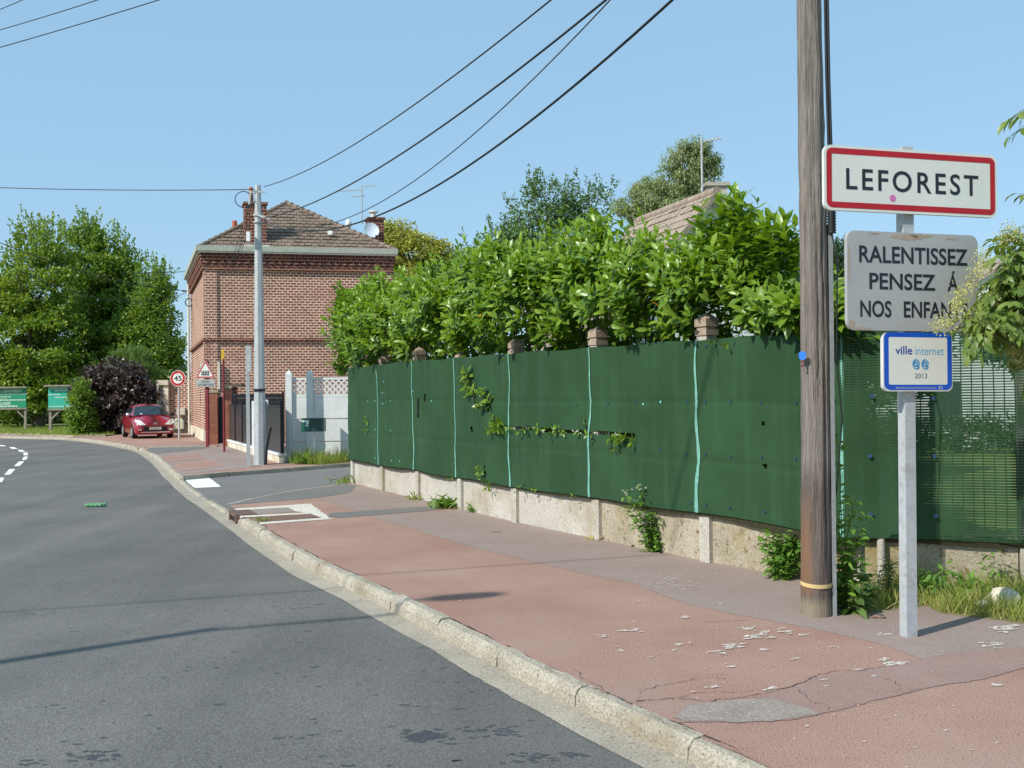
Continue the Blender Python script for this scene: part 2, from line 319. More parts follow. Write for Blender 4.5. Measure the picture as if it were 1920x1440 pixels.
mp = node(n, 'ShaderNodeMapping'); mp.inputs[2].default_value = (0, 0, -.46); mp.inputs[3].default_value = (1.3, .05, 1); n.links.new(g.outputs['Position'], mp.inputs[0]); nz = node(n, 'ShaderNodeTexNoise', i={2: 1.0, 3: 4, 4: .6}); n.links.new(mp.outputs[0], nz.inputs[0])
n.links.new(mix(n, 1.0, src, mix(n, ramp(n, nz.outputs[0], .36, .64), (.86, .87, .88, 1), (1.1, 1.095, 1.08, 1)), 'MULTIPLY'), b_.inputs['Base Color'])
# ------------------------------------------------------------------ ground, road, kerb
sheet('ground', [(-900, -600), (900, -600), (900, 1500), (-900, 1500)], -0.16, M['grass_ground'])
ZR = -0.12
E_px = [(1100, 1377), (938, 1291), (851, 1239), (650, 1126), (529, 1061), (400, 967), (343, 926), (304, 888), (277, 861), (236, 842.5), (131, 826.5), (0, 822.5)]
E0 = [np.array(p, float) for p in ((12.5, -18), (6.6, -6.5), (3.1, 0.4))] + [G(x, y, ZR)[:2] for x, y in E_px] + [np.array((-36, 56.5)), np.array((-60, 63))]
E = spline(E0, 10)
sheet('road', list(E) + [(-62, 56), (-40, 49), (-28, 43.5), (-20, 35), (-14, 24), (-10.5, 14), (-7.2, 4), (-2, -8), (4, -18)], ZR, M['asphalt'])
arc = np.concatenate([[0], np.cumsum(np.linalg.norm(np.diff(E, axis=0), axis=1))])
def at_s(s, d):
    O = offs(E, d); return np.array([np.interp(s, arc, O[:, 0]), np.interp(s, arc, O[:, 1])])
def s_of(px, py, z=0.0):
    g = G(px, py, z)[:2]; return arc[np.argmin(np.linalg.norm(offs(E, .43) - g, axis=1))]
sA, sB = s_of(428, 951), s_of(343, 893)        # mouth of the side street
def kerb_top(s):
    k = max(min((s - sA + .8) / .8, (sB + .8 - s) / .8, 1), 0); return -0.085 * k
O0, O1 = offs(E, -0.035), offs(E, .17)
wob = np.interp(np.arange(len(E)), np.arange(0, len(E), 2), np.clip(rng.normal(size=(len(E) + 1) // 2) * .05, -.12, .10))
mb = MB(); Eo = offs(E, 0); mb.grid(np.stack([np.c_[O0 + (Eo - O1) * wob[:, None], np.full(len(E), ZR + .004)], np.c_[O1 + (O1 - Eo) * .3, np.full(len(E), ZR + .016)]]), smooth=False)
mb.build('gutter', M['gutter'], kind='structure')
mb = MB(); s = arc[8]
prof = [(.155, -.15), (.163, -.045), (.177, -.014), (.20, .003), (.262, .005), (.262, -.15)]
while s < arc[-1] - 2:
    ln = 1.0; ss = np.linspace(s + .004, s + ln - .004, 9); dz = rng.normal() * .006; dd = rng.normal() * .006; rows = []
    for q in ss:
        kt = kerb_top(q); ch = rng.normal(size=(len(prof), 2)) * .0028; chip = rng.random() < .05
        rows.append([np.r_[at_s(q, o + dd + ch[i, 0] + (.03 if chip and i in (2, 3) else 0)), z + (kt + dz if i not in (0, 5) else 0) + ch[i, 1] * (i in (2, 3, 4)) - (.015 if chip and i in (2, 3) else 0)] for i, (o, z) in enumerate(prof)])
    mb.grid(np.array(rows).transpose(1, 0, 2)[::-1] if False else np.array(rows), smooth=False)
    mb.add([tuple(p) for p in rows[0]], [tuple(range(len(prof)))]); mb.add([tuple(p) for p in rows[-1]], [tuple(range(len(prof) - 1, -1, -1))]); s += ln
mb.build('kerb', M['kerb'], kind='structure')
# fence line
post_px = [(666, 906), (722, 920), (789, 936), (869, 955), (972, 979), (1126, 1011), (1331, 1053), (1606, 1101)]
FP = [G(x, y)[:2] for x, y in post_px]
FR = [FP[-1], np.array([(1920 - 960) / F * 8.25, 8.25])]; FR.append(FR[1] + (FR[1] - FR[0]) * 1.6)
# near pavement, from the kerb to behind the fence
O43 = offs(E, .25)
near = [O43[i] for i in range(len(E)) if arc[i] <= sA - .2 and arc[i] > arc[5]]
side_near = [G(432, 946)[:2], G(470, 935)[:2], G(530, 923)[:2], G(600, 913)[:2], G(655, 907)[:2]]
dn = (side_near[-1] - side_near[-2]); dn /= np.linalg.norm(dn)
side_near.append(side_near[-1] + dn * 30)
fence_in = [p + np.array([.5, .25]) for p in FP[::-1]]
pave = near + side_near[:-1] + [FP[0] + dn * .4] + [p + np.array([.25, .12]) for p in FP[1:]] + [FR[1] + [0, .2], FR[2] + [0, .2], np.array([16, 2]), np.array([17, -18])]
sheet('pavement', pave, 0.0, M['red_asphalt'])
sheet('garden_lawn', [FP[0] + dn * .2] + [p + np.array([.1, .05]) for p in FP[1:]] + [FR[1] + [0, .1], FR[2] + [0, .1], np.array([40, 4]), np.array([60, 40]), side_near[-1]], -0.01, M['grass_ground'])
# side street
far_k = [G(343, 893, 0)[:2], G(430, 885.5)[:2], G(545, 877)[:2], G(660, 868)[:2]]
df = far_k[-1] - far_k[-2]; df /= np.linalg.norm(df); far_k.append(far_k[-1] + df * 30)
ZS = -0.09
mouth = [at_s(q, .24) for q in np.linspace(sA - .1, sB + .6, 12)]
sheet('side_street', mouth + [far_k[0] + [0, .3]] + [p + np.array([.0, .3]) for p in far_k[1:]] + [p + np.array([0, -.3]) for p in side_near[:0:-1]], ZS, M['asphalt_side'])
mb = MB()
for a, b in zip(far_k[:-1], far_k[1:]):
    n = max(1, int(np.linalg.norm(b - a)))
    for i in range(n):
        p, q = a + (b - a) * (i + .008) / n, a + (b - a) * (i + .992) / n; t = (q - p) / np.linalg.norm(q - p); nn = np.array([-t[1], t[0]]) * .15; h = rng.normal() * .004 + .004
        mb.hexa([(*p, -.15), (*q, -.15), (*(q + nn), -.15), (*(p + nn), -.15), (*p, h), (*q, h), (*(q + nn), h), (*(p + nn), h)])
mb.build('side_kerb', M['kerb'], kind='structure')
# far pavement
farE = [O43[i] for i in range(len(E)) if arc[i] >= sB + .2]
sheet('far_pavement', [p + np.array([-.01, .13]) for p in far_k] + [np.array([60, 130]), np.array([-80, 130])] + farE[::-1], 0.0, M['red_asphalt'])
# lawn beyond the bend
lawn = [G(-160, 811)[:2], G(0, 814)[:2], G(70, 816)[:2], G(140, 819)[:2], G(200, 818)[:2], G(236, 812)[:2]]
sheet('lawn', lawn + [np.array([-18, 95]), np.array([-75, 95])], 0.05, M['grass_ground'], jit=.03)
mb = MB()
for a, b in zip(lawn[:4], lawn[1:5]):
    n = max(1, int(np.linalg.norm(b - a)))
    for i in range(n):
        p, q = a + (b - a) * (i + .01) / n, a + (b - a) * (i + .99) / n; o = np.array([0, -.14])
        mb.hexa([(*(p + o), -.05), (*(q + o), -.05), (*q, -.05), (*p, -.05), (*(p + o), .07), (*(q + o), .07), (*q, .07), (*p, .07)])
mb.build('lawn_edging', M['kerb'], kind='structure')
# overlays on the near pavement
gs = [(690, 967), (895, 1029), (1100, 1077), (1182, 1093), (1287, 1133), (1400, 1157), (1530, 1180), (1640, 1205), (1740, 1240), (2000, 1215)]
sheet('pavement_grey_strip', [G(*p)[:2] for p in gs] + [FR[2] + [.2, .1], FR[1] + [0, .1]] + [p + np.array([.14, .07]) for p in FP[:3:-1]] + [FP[3] + [.1, .04], G(800, 960)[:2]], 0.0015, M['grey_worn'], jit=.006, step=.2, soft=.07)
sheet('pavement_grey_end', [G(x, y)[:2] for x, y in ((600, 937), (672, 957), (690, 958), (826, 948))] + [FP[2] + [.1, .05], FP[1] + [.1, .05], FP[0] + [.05, .1], G(655, 924)[:2]], 0.0017, M['grey_asphalt'], jit=.005)
sheet('pavement_apron', [G(x, y)[:2] for x, y in ((430, 947), (520, 940), (600, 933), (658, 924), (668, 910), (652, 908.5), (600, 914.5), (530, 924.5), (470, 936.5))], 0.0028, M['asphalt_side'], jit=.003)
sheet('trench_patch', [G(x, y)[:2] for x, y in ((610, 969), (622, 962), (700, 957), (822, 950), (822, 956), (700, 966), (640, 971))], 0.0036, M['asphalt_side'], jit=.006)
K = C(1000, 1040, 2.087)
sheet('trench_strip', [G(*K(x, y))[:2] for x, y in ((560, 660), (700, 580), (900, 548), (1110, 478), (1290, 455), (1440, 420), (1600, 395), (1960, 355), (2300, 320), (2300, 400), (1960, 432), (1760, 490), (1560, 520), (1400, 560), (1200, 610), (1010, 650))], 0.003, M['dull_worn'], jit=.008, step=.12, soft=.035)
sheet('worn_patch', [G(*K(x, y))[:2] for x, y in ((545, 640), (600, 590), (760, 570), (930, 565), (1060, 600), (1130, 625), (1000, 645), (800, 660), (600, 655))], 0.0042, M['patch_worn'], jit=.008, step=.08, soft=.045)
mb = MB()
def ribbon(mb, pts, wd, z, jit=.01, sub=5):
    P = []
    for a, b in zip(pts[:-1], pts[1:]):
        a, b = G(*a)[:2], G(*b)[:2]; P += [a + (b - a) * k / sub for k in range(sub)]
    P.append(G(*pts[-1])[:2]); P = np.array(P); P[1:-1] += rng.normal(size=P[1:-1].shape) * jit
    wv = wd * .3 * (.4 + 1.2 * rng.random(len(P))); wv[0] = wv[-1] = wd * .15; A = offs(P, 0); n = offs(P, 1) - A
    mb.grid(np.stack([np.c_[A + n * wv[:, None] / 2, np.full(len(P), z)], np.c_[A - n * wv[:, None] / 2, np.full(len(P), z)]]), smooth=False)
for pts, wd in (([(0, 425), (120, 480), (250, 535), (400, 580)], .01), ([(400, 578), (520, 565), (690, 575), (850, 555), (1010, 520), (1110, 475)], .028), ([(440, 528), (555, 505), (700, 482), (760, 488)], .014),
                ([(1110, 475), (1200, 455), (1290, 455), (1420, 430)], .02), ([(540, 570), (640, 540), (860, 535), (960, 515)], .013), ([(620, 480), (760, 470)], .01), ([(1340, 478), (1420, 500), (1440, 530)], .01),
                ([(1040, 530), (1090, 580), (1140, 590), (1150, 610)], .012), ([(400, 580), (470, 640), (590, 690), (740, 760), (890, 810)], .01), ([(650, 268), (860, 258)], .014), ([(1190, 610), (1390, 560), (1570, 518), (1760, 490), (1920, 440)], .005),
                ([(160, 450), (200, 490), (260, 520), (300, 545)], .02), ([(405, 585), (420, 540), (445, 525)], .01)):
    ribbon(mb, [K(*p) for p in pts], wd, .0052)
q_ = arc[26]
while q_ < sA - 1:      # dirt-filled joint behind the kerb, broken into lengths
    n_ = rng.integers(4, 14); ss = q_ + np.arange(n_) * .09; wd_ = .02 * (.3 + rng.random(n_)); wd_[0] = wd_[-1] = .002; o_ = np.maximum(.282 + rng.normal() * .008 + np.cumsum(rng.normal(size=n_) * .006), .268 + wd_ / 2)
    mb.grid(np.stack([[(*at_s(u, o), .0035) for u, o in zip(ss, o_ - wd_ / 2)], [(*at_s(u, o), .0025) for u, o in zip(ss, o_ + wd_ / 2)]]), smooth=False); q_ += n_ * .09 + rng.random() * .35
mb.build('pavement_cracks', M['crack_worn'], kind='structure')
def blob(mb, c, a, b, z, n=11, ir=.3, rz=0):
    ps = []
    for k in range(n):
        t = 2 * math.pi * k / n; r = 1 + rng.normal() * ir; x, y = a * r * math.cos(t), b * r * math.sin(t); ps.append((c[0] + x * math.cos(rz) - y * math.sin(rz), c[1] + x * math.sin(rz) + y * math.cos(rz), z))
    mb.add(ps + [(c[0], c[1], z)], [(k, (k + 1) % n, n) for k in range(n)])
mb = MB()
for x, y, a in ((270, 325, .055), (380, 300, .07), (600, 248, .06), (835, 293, .07), (860, 320, .1), (910, 303, .05), (990, 302, .07), (1057, 317, .05), (705, 382, .06), (765, 362, .09), (905, 374, .05), (565, 353, .04), (615, 348, .03), (343, 380, .035), (455, 403, .025), (775, 441, .04), (1175, 363, .035), (1025, 410, .04), (552, 375, .03), (935, 525, .05),
                (1147, 516, .025), (682, 620, .025), (1070, 675, .02), (1410, 428, .09), (1270, 452, .045), (1830, 288, .13), (1380, 315, .05), (1800, 358, .08), (1815, 513, .05), (425, 181, .04), (728, 192, .03), (1295, 735, .015), (1130, 492, .03), (1340, 478, .03), (705, 520, .04)):
    for k in range(6 if a > .05 else 3):
        c = G(*K(x, y)); blob(mb, c + rng.normal(size=3) * a * .6 * (k > 0), .78 * a * (1 if k == 0 else .4), .7 * a * .5 * (1 if k == 0 else .6), .006 if k == 0 else .0064 + k * .0003, rz=.3)
for k in range(46):
    c = G(*K(555 + rng.normal() * 75, 103 + rng.normal() * 22)); blob(mb, c, .012 + .02 * rng.random(), .01, .0045, 7)
for k in range(520):
    s_ = rng.uniform(arc[25], sA - 1); c = at_s(s_, .5 + rng.random() ** 1.2 * 2.6); blob(mb, c, .006 + .01 * rng.random() ** 3, .006, .0068, 6)
mb.build('paint_flecks', M['fleck'], kind='stuff', label='flakes of old white paint and grit scattered over the red pavement', category='paint flecks')
# hatch outline by the storm drain
Kh = C(420, 900, 7.385)
for i, q in enumerate(([(150, 400), (1200, 330), (1215, 356), (160, 428)], [(870, 385), (1205, 335), (1495, 548), (1340, 522), (1190, 462), (1000, 440)], [(230, 498), (1190, 455), (1200, 472), (230, 525)], [(500, 592), (1360, 528), (1490, 548), (480, 620)])):
    sheet('hatch_outline', [G(*Kh(*p))[:2] for p in q], .0042 + i * .0006, M['oldpaint'], jit=.012, step=.08)
sheet('hatch_cover', [G(*Kh(*p))[:2] for p in ((120, 432), (870, 380), (1000, 440), (230, 497))], .0034, M['patch'], jit=.004)
sheet('hatch_filling', [G(*Kh(*p))[:2] for p in ((390, 520), (1190, 462), (1340, 522), (530, 585))], .0038, pmat('brown_asphalt', lin(112, 82, 72), lin(126, 96, 84), 4, .9, .5, 90, speck=lin(190, 180, 170), sp_scale=40, sp_thr=(.68, .7)), jit=.006)
dr = thing('storm_drain', 'rusty storm drain inlet with dark opening set into the kerb', 'drain', (*at_s(s_of(437, 962), .25), -.1))
sD = s_of(437, 962); q0, q1 = at_s(sD - .32, .125), at_s(sD + .32, .125); t_ = (q1 - q0) / np.linalg.norm(q1 - q0); n_ = np.array([t_[1], -t_[0]])
rust = pmat('rusty_iron', lin(92, 72, 64), lin(118, 94, 82), 9, .9, .4, 60)
fr = MB()
for a, b, z0, z1 in ((0, 1, -.02, .022), (0, .12, -.115, -.02), (.88, 1, -.115, -.02)):
    p, q = q0 + (q1 - q0) * a, q0 + (q1 - q0) * b; fr.hexa([(*p, z0), (*q, z0), (*(q + n_ * .3), z0), (*(p + n_ * .3), z0), (*p, z1), (*q, z1), (*(q + n_ * .3), z1), (*(p + n_ * .3), z1)])
fr.build('frame', rust, dr)
p, q = q0 + (q1 - q0) * .12 + n_ * .028, q0 + (q1 - q0) * .88 + n_ * .028
MB().hexa([(*p, -.113), (*q, -.113), (*(q + n_ * .2), -.113), (*(p + n_ * .2), -.113), (*p, -.021), (*q, -.021), (*(q + n_ * .2), -.021), (*(p + n_ * .2), -.021)]).build('opening', plain('drain_shade', (.004, .004, .004, 1), 1), dr)  # solid near-black block: the shade inside the inlet is put into its colour
# markings
Kd = C(0, 360, 2.667)
mb = MB()
for q in ([(-30, 1452), (10, 1450), (22, 1428), (-18, 1428)], [(20, 1415), (52, 1412), (77, 1385), (47, 1385)], [(70, 1371), (98, 1370), (122, 1347), (95, 1347)], [(109, 1340), (131, 1339), (141, 1323), (120, 1323)], [(118, 1317), (141, 1316), (138, 1303), (117, 1303)], [(97, 1299), (127, 1299), (112, 1289), (88, 1289)], [(60, 1285), (90, 1284), (70, 1275), (45, 1275)], [(-5, 1271), (33, 1272), (18, 1266), (-20, 1264)]):
    mb.add([tuple(G(*Kd(*p), ZR + .004)) for p in q], [(0, 1, 2, 3)])
mb.build('road_centre_dashes', M['paint'], kind='structure')
K3 = C(240, 800, 8.727)
sheet('road_marking', [G(*K3(*p), ZS)[:2] for p in ((905, 850), (1300, 815), (1522, 985), (1090, 1008))], ZS + .004, M['paint'], jit=.01, step=.15)
mb = MB(); ribbon(mb, [(424, 946.5), (470, 935.5), (530, 923.5), (600, 913.3), (652, 907.3)], .07, .0045, .006); mb.build('apron_line', M['oldpaint'], kind='structure')
# tyre and tar marks on the road
mb = MB()
def rg(px, py): return G(px, py, ZR)
for cx, cy, nx, ny in ((800, 1383, 9, 4), (922, 1375, 11, 3), (183, 1421, 10, 3), (60, 1432, 5, 2), (548, 1143, 7, 1), (770, 1329, 5, 1), (40, 1160, 8, 1), (116, 1097, 6, 1), (1000, 1425, 8, 3), (1080, 1418, 5, 2)):
    for i in range(nx):
        for j in range(ny):
            if rng.random() < .8: blob(mb, rg(cx + (i - nx / 2) * 10 + rng.normal() * 3 + j * 4, cy + (j - ny / 2) * 7 + rng.normal() * 2), .017 + .008 * rng.random(), .013, ZR + .0015 + .0002 * rng.random(), 8)
blob(mb, rg(800, 1382), .1, .05, ZR + .0022)
for k in range(110):
    x, y = rng.uniform(0, 1100), rng.uniform(980, 1440)
    if y > 940 + (x - 380) * .62: blob(mb, rg(x, y), .012 + .03 * rng.random() ** 2, .012, ZR + .0018, 8, rz=.2)
mb.build('tar_marks', M['tar_worn'], kind='structure')
# far pavement patches
Kf = C(200, 640, 4.0)
def fs(name, pts, z, m, K=Kf): sheet(name, [G(*K(*p))[:2] for p in pts], z, m, jit=.02, step=.4)
fs('far_grey_path', [(380, 845), (760, 800), (1060, 775), (1160, 830), (1160, 935), (560, 1000), (545, 985), (430, 890)], .004, M['grey_asphalt'])
fs('far_red_patch', [(400, 865), (700, 845), (745, 882), (460, 905)], .008, M['red_asphalt'])
fs('far_red_patch', [(490, 915), (790, 890), (880, 935), (560, 975)], .008, M['red_asphalt'])
fs('driveway_asphalt', [(280, 815), (330, 800), (520, 795), (700, 792), (780, 798), (600, 822), (400, 843), (350, 840)], .0085, M['asphalt_side'])
mb = MB()
for k in range(7):
    a, b = G(253 + k * 22, 839.6 - k * .25), G(273.6 + k * 22, 839.4 - k * .25); mb.hexa([(*a[:2], 0), (*b[:2], 0), (b[0], b[1] + .35, 0), (a[0], a[1] + .35, 0), (*a[:2], .03), (*b[:2], .03), (b[0], b[1] + .35, .03), (a[0], a[1] + .35, .03)])
mb.build('driveway_kerb', M['kerb'], kind='structure')
# ------------------------------------------------------------------ concrete fence with green screens
def along(pts, s):
    P = np.array(pts); a = np.concatenate([[0], np.cumsum(np.linalg.norm(np.diff(P, axis=0), axis=1))]); s = np.asarray(s)
    return np.stack([np.interp(s, a, P[:, 0]), np.interp(s, a, P[:, 1])], -1), a
FA = np.array(FP); _, fa = along(FA, 0.0)
def fnorm(i0): d = FA[min(i0 + 1, len(FA) - 1)] - FA[max(i0 - 1, 0)]; d /= np.linalg.norm(d); return np.array([d[1], -d[0]]) * np.sign(-(d[1]))   # toward the road
def fence_n(s):
    q = np.array([fnorm(i) for i in range(len(FA))]); v = np.stack([np.interp(s, fa, q[:, 0]), np.interp(s, fa, q[:, 1])], -1); return v / np.linalg.norm(v, axis=-1, keepdims=True)
fence = thing('concrete_fence', 'long concrete post and panel fence behind the red pavement', 'fence', (*FP[3], 0))
ptop = [2.3, 2.40, 2.46, 2.3, 2.40, 2.43, 2.43, 2.35]
for i, p in enumerate(FP):
    p = p + (np.array([.06, .13]) if i == 7 else 0); nrm = fnorm(i); ang = math.atan2(-nrm[0], nrm[1]); h = ptop[i]
    mb = MB().box((*p, (h - .2) / 2), (.14, .14, h - .2), rz=ang)
    # a lighter slot edge down the front of the post
    po = mb.build('post', M['concrete'], fence)
    cap = MB(); hw = .083
    cap.box((*p, h - .17), (.166, .166, .056), rz=ang); cap.box((*p, h - .126), (.135, .135, .03), rz=ang); cap.box((*p, h - .075), (.166, .166, .07), rz=ang)
    ca, sa = math.cos(ang), math.sin(ang); q = [(p[0] + x * ca - y * sa, p[1] + x * sa + y * ca, h - .038) for x, y in ((-hw, -hw), (hw, -hw), (hw, hw), (-hw, hw))]
    cap.add(q + [(p[0], p[1], h + .03)], [(0, 1, 4), (1, 2, 4), (2, 3, 4), (3, 0, 4)]); cap.build('cap', M['cap'], po)
def panel(a, b, z0, z1, th, m, parent, bow=0.0):
    a, b = np.array(a), np.array(b); t = (b - a) / np.linalg.norm(b - a); n = np.array([t[1], -t[0]]); n = n * th / 2
    MB().hexa([(*(a - n), z0), (*(b - n), z0), (*(b + n), z0), (*(a + n), z0), (*(a - n), z1), (*(b - n), z1), (*(b + n), z1), (*(a + n), z1)]).build('panel', m, parent)
for i in range(len(FP) - 1):
    t = (FP[i + 1] - FP[i]) / np.linalg.norm(FP[i + 1] - FP[i]); panel(FP[i] + t * .066, FP[i + 1] - t * .066, -.02, .50, .05, M['concrete'] if i < 5 else M['concrete_old'], fence)
for a, b in zip(FR[:-1], FR[1:]):
    t = (b - a) / np.linalg.norm(b - a); panel(a + t * .072, b - t * .072, -.02, .47, .05, M['concrete_old'], fence)
MB().box((*FR[1], 1.05), (.12, .12, 2.1), rz=math.atan2((FR[1] - FR[0])[1], (FR[1] - FR[0])[0])).build('post', M['concrete'], fence)
MB().tube([(FP[7][0] + .17, FP[7][1] - .12, 0), (FP[7][0] + .17, FP[7][1] - .12, .5)], .034, 8).build('stub_post', M['concrete'], fence)
# screen material: woven green netting
def mth0(n, a, k):
    x = node(n, 'ShaderNodeMath', operation='MULTIPLY'); n.links.new(a, x.inputs[0]); x.inputs[1].default_value = k; return x.outputs[0]
def screenmat(name, sheer):
    m, n, b = newmat(name)
    g = node(n, 'ShaderNodeNewGeometry')
    nz = node(n, 'ShaderNodeTexNoise', i={2: 1.3, 3: 5, 4: .6}); n.links.new(g.outputs['Position'], nz.inputs[0])
    mp = node(n, 'ShaderNodeMapping'); mp.inputs[3].default_value = (9, 9, .6); n.links.new(g.outputs['Position'], mp.inputs[0])
    st = node(n, 'ShaderNodeTexNoise', i={2: 1.0, 3: 4, 4: .6}); n.links.new(mp.outputs[0], st.inputs[0])
    wv = node(n, 'ShaderNodeTexWave', bands_direction='Z', i={1: 26.0, 2: 1.5, 3: 2.0, 4: 3.0}); n.links.new(g.outputs['Position'], wv.inputs[0])
    col = mix(n, ramp(n, nz.outputs[0], .35, .7), lin(35, 66, 39), lin(45, 77, 49))
    col = mix(n, mth0(n, ramp(n, st.outputs[0], .5, .9), .45), col, lin(64, 97, 74))
    col = mix(n, 1.0, col, mix(n, wv.outputs['Fac'], (.93, .93, .93, 1), (1.06, 1.06, 1.06, 1)), 'MULTIPLY')
    n.links.new(col, b.inputs['Base Color']); b.inputs['Roughness'].default_value = .75; b.inputs['Specular IOR Level'].default_value = .25
    bp = node(n, 'ShaderNodeBump', i={0: .1, 1: .002}); n.links.new(wv.outputs['Fac'], bp.inputs['Height']); n.links.new(bp.outputs[0], b.inputs['Normal'])
    if sheer:
        tr = node(n, 'ShaderNodeBsdfTransparent'); sp = node(n, 'ShaderNodeSeparateXYZ'); n.links.new(g.outputs['Position'], sp.inputs[0])
        fine = node(n, 'ShaderNodeTexWave', bands_direction='Z', i={1: 14.0, 2: .35, 3: 2.0, 4: 2.0}); n.links.new(g.outputs['Position'], fine.inputs[0])
        vert = node(n, 'ShaderNodeTexWave', bands_direction='X', i={1: 4.1, 2: .5, 3: 2.0, 4: 1.0}); n.links.new(g.outputs['Position'], vert.inputs[0])
        nb = node(n, 'ShaderNodeTexNoise', i={2: 1.0, 3: 4, 4: .65}); mp2 = node(n, 'ShaderNodeMapping'); mp2.inputs[3].default_value = (1.5, 1.5, 5); n.links.new(g.outputs['Position'], mp2.inputs[0]); n.links.new(mp2.outputs[0], nb.inputs[0])
        ht = ramp(n, sp.outputs[2], .45, 2.1); xr = ramp(n, sp.outputs[0], 3.25, 3.8)
        def ma(op, a, c):
            x = node(n, 'ShaderNodeMath', operation=op)
            for k, q in ((0, a), (1, c)):
                if isinstance(q, bpy.types.NodeSocket): n.links.new(q, x.inputs[k])
                else: x.inputs[k].default_value = q
            return x.outputs[0]
        op = ma('ADD', ma('MULTIPLY', ht, .26), ma('ADD', ma('MULTIPLY', nb.outputs[0], .62), ma('MULTIPLY', xr, .26)))   # how loose the weave is
        hole = ma('MULTIPLY', ramp(n, ma('SUBTRACT', ma('ADD', op, ma('MULTIPLY', fine.outputs['Fac'], .55)), 1.0), -.08, .1), ramp(n, vert.outputs['Fac'], .02, .05))
        ms = node(n, 'ShaderNodeMixShader'); n.links.new(ma('MULTIPLY', hole, .72), ms.inputs[0]); n.links.new(b.outputs[0], ms.inputs[1]); n.links.new(tr.outputs[0], ms.inputs[2])
        n.links.new(ms.outputs[0], n.nodes['Material Output'].inputs[0])
    return m
M['screen'] = screenmat('green_screen', False); M['sheer'] = screenmat('green_netting', True)
M['tie'] = pmat('turquoise_tape', lin(92, 150, 134), lin(124, 182, 166), 30, .6, .3, 120)
M['hem'] = pmat('frayed_hem', lin(40, 42, 26), lin(70, 66, 42), 20, .95, .6, 60, stretch=(1, 1, 4))
M['clip'] = plain('blue_clip', lin(32, 70, 104), .5)
M['clip_pale'] = plain('pale_clip', lin(140, 210, 205), .5)
sF = fa[-1]; ns, nh = 700, 84
S_ = np.linspace(-.06, sF, ns); Hh = np.linspace(0, 1, nh)
def scr_off(s, h): return .105 + .010 * np.sin(s * 3.1 + h * 2) + .004 * np.sin(s * 9.3 + 1.3 * np.sin(h * 4)) + .0015 * np.sin(s * 23 + h * 5) + .005 * np.sin(h * 6 + s * .7) - .006 * np.exp(-((h - .64) / .02) ** 2) - .005 * np.exp(-((h - .30) / .02) ** 2)
def scr_top(s): return np.interp(s, fa, [2.24, 2.25, 2.25, 2.23, 2.22, 2.2, 2.19, 2.17]) + .008 * np.sin(s * 5)
def scr_bot(s): return np.interp(s, fa, [.465, .47, .475, .475, .475, .48, .49, .42]) + .01 * np.sin(s * 2.3)
def scr_pt(s, h, extra=0.0):
    s = np.asarray(s, float); b = along(FA, np.clip(s, 0, sF))[0] + (np.minimum(s, 0))[..., None] * ((FA[1] - FA[0]) / np.linalg.norm(FA[1] - FA[0])) + fence_n(np.clip(s, 0, sF)) * (scr_off(s, h) + extra)[..., None]
    z = scr_bot(s) + (scr_top(s) - scr_bot(s)) * h; return np.concatenate([b, z[..., None]], -1)
SS, HH = np.meshgrid(S_, Hh, indexing='ij')
P = scr_pt(SS, HH); pxy = proj(P[:-1, :-1].reshape(-1, 3)).reshape(ns - 1, nh - 1, 2)
X, Y = pxy[..., 0], pxy[..., 1]
cut = ((X > 948) & (X < 1191) & (abs(Y - (803 + (X - 948) * .06)) < 3.2 + 1.2 * np.sin(X * .13)))
for x, y, a, b in ((1430, 796, 3, 4), (1433, 877, 3, 4), (796, 747, 1.5, 7), (784, 765, 2, 18), (884, 807, 2, 5), (886, 735, 3, 14), (915, 764, 3, 8)):
    cut |= (abs(X - x) < a) & (abs(Y - y) < b)
scr = MB().grid(P, keep=~cut).build('green_windbreak_screen', M['screen'], label='dark green windbreak screen tied along the concrete fence posts', category='privacy screen')
# turquoise tapes, blue clips, dark hem
for i in range(1, 8):
    h = np.linspace(.0, 1.0, 46); s0 = fa[i] - (.045 if i < 7 else .025); a_ = rng.random(4) * 6
    sv = s0 + .016 * np.sin(h * 7 + a_[0]) + .010 * np.sin(h * 17 + a_[1]); wv = np.interp(h, [0, .3, 1], [.022, .017, .011]) * (.9 if i < 6 else 1.15) * (1 + .15 * np.sin(h * 40))
    MB().grid(np.stack([scr_pt(sv - wv, h, .008), scr_pt(sv, h, .014), scr_pt(sv + wv, h, .008)], 0)).build('tape', M['tie'], scr)
def clip(px, py, mt=None):
    k = np.argmin((X - px) ** 2 + (Y - py) ** 2); s, h = SS[:-1, :-1].flat[k], HH[:-1, :-1].flat[k]; c = scr_pt(s, h, .006); n = fence_n(s); t = np.array([-n[1], n[0]])
    MB().prism([(.009 * math.cos(a), .013 * math.sin(a)) for a in np.linspace(0, 6.28, 8)[:-1]], lambda a, b, q: (c[0] + t[0] * a + n[0] * q, c[1] + t[1] * a + n[1] * q, c[2] + b), -.004, .006).build('clip', mt or M['clip'], scr)
for x, y in ((1195, 753), (1290, 753), (1324, 755), (1370, 754), (1428, 755), (1494, 757), (1288, 852), (1324, 852), (1372, 854), (1430, 858), (1492, 862), (1326, 948), (1296, 943), (1370, 952), (1435, 961), (1325, 648), (1378, 645), (1494, 640), (1240, 845), (1565, 750), (1560, 850), (1080, 760), (1140, 757)): clip(x, y)
for x, y in ((1240, 754), (690, 752), (704, 752), (718, 756), (733, 752), (718, 737), (720, 716), (704, 806), (733, 808), (704, 860), (735, 863), (750, 866), (1207, 757), (690, 806), (775, 735), (810, 753)): clip(x, y, M['clip_pale'])
hs = np.linspace(0, sF, 260)
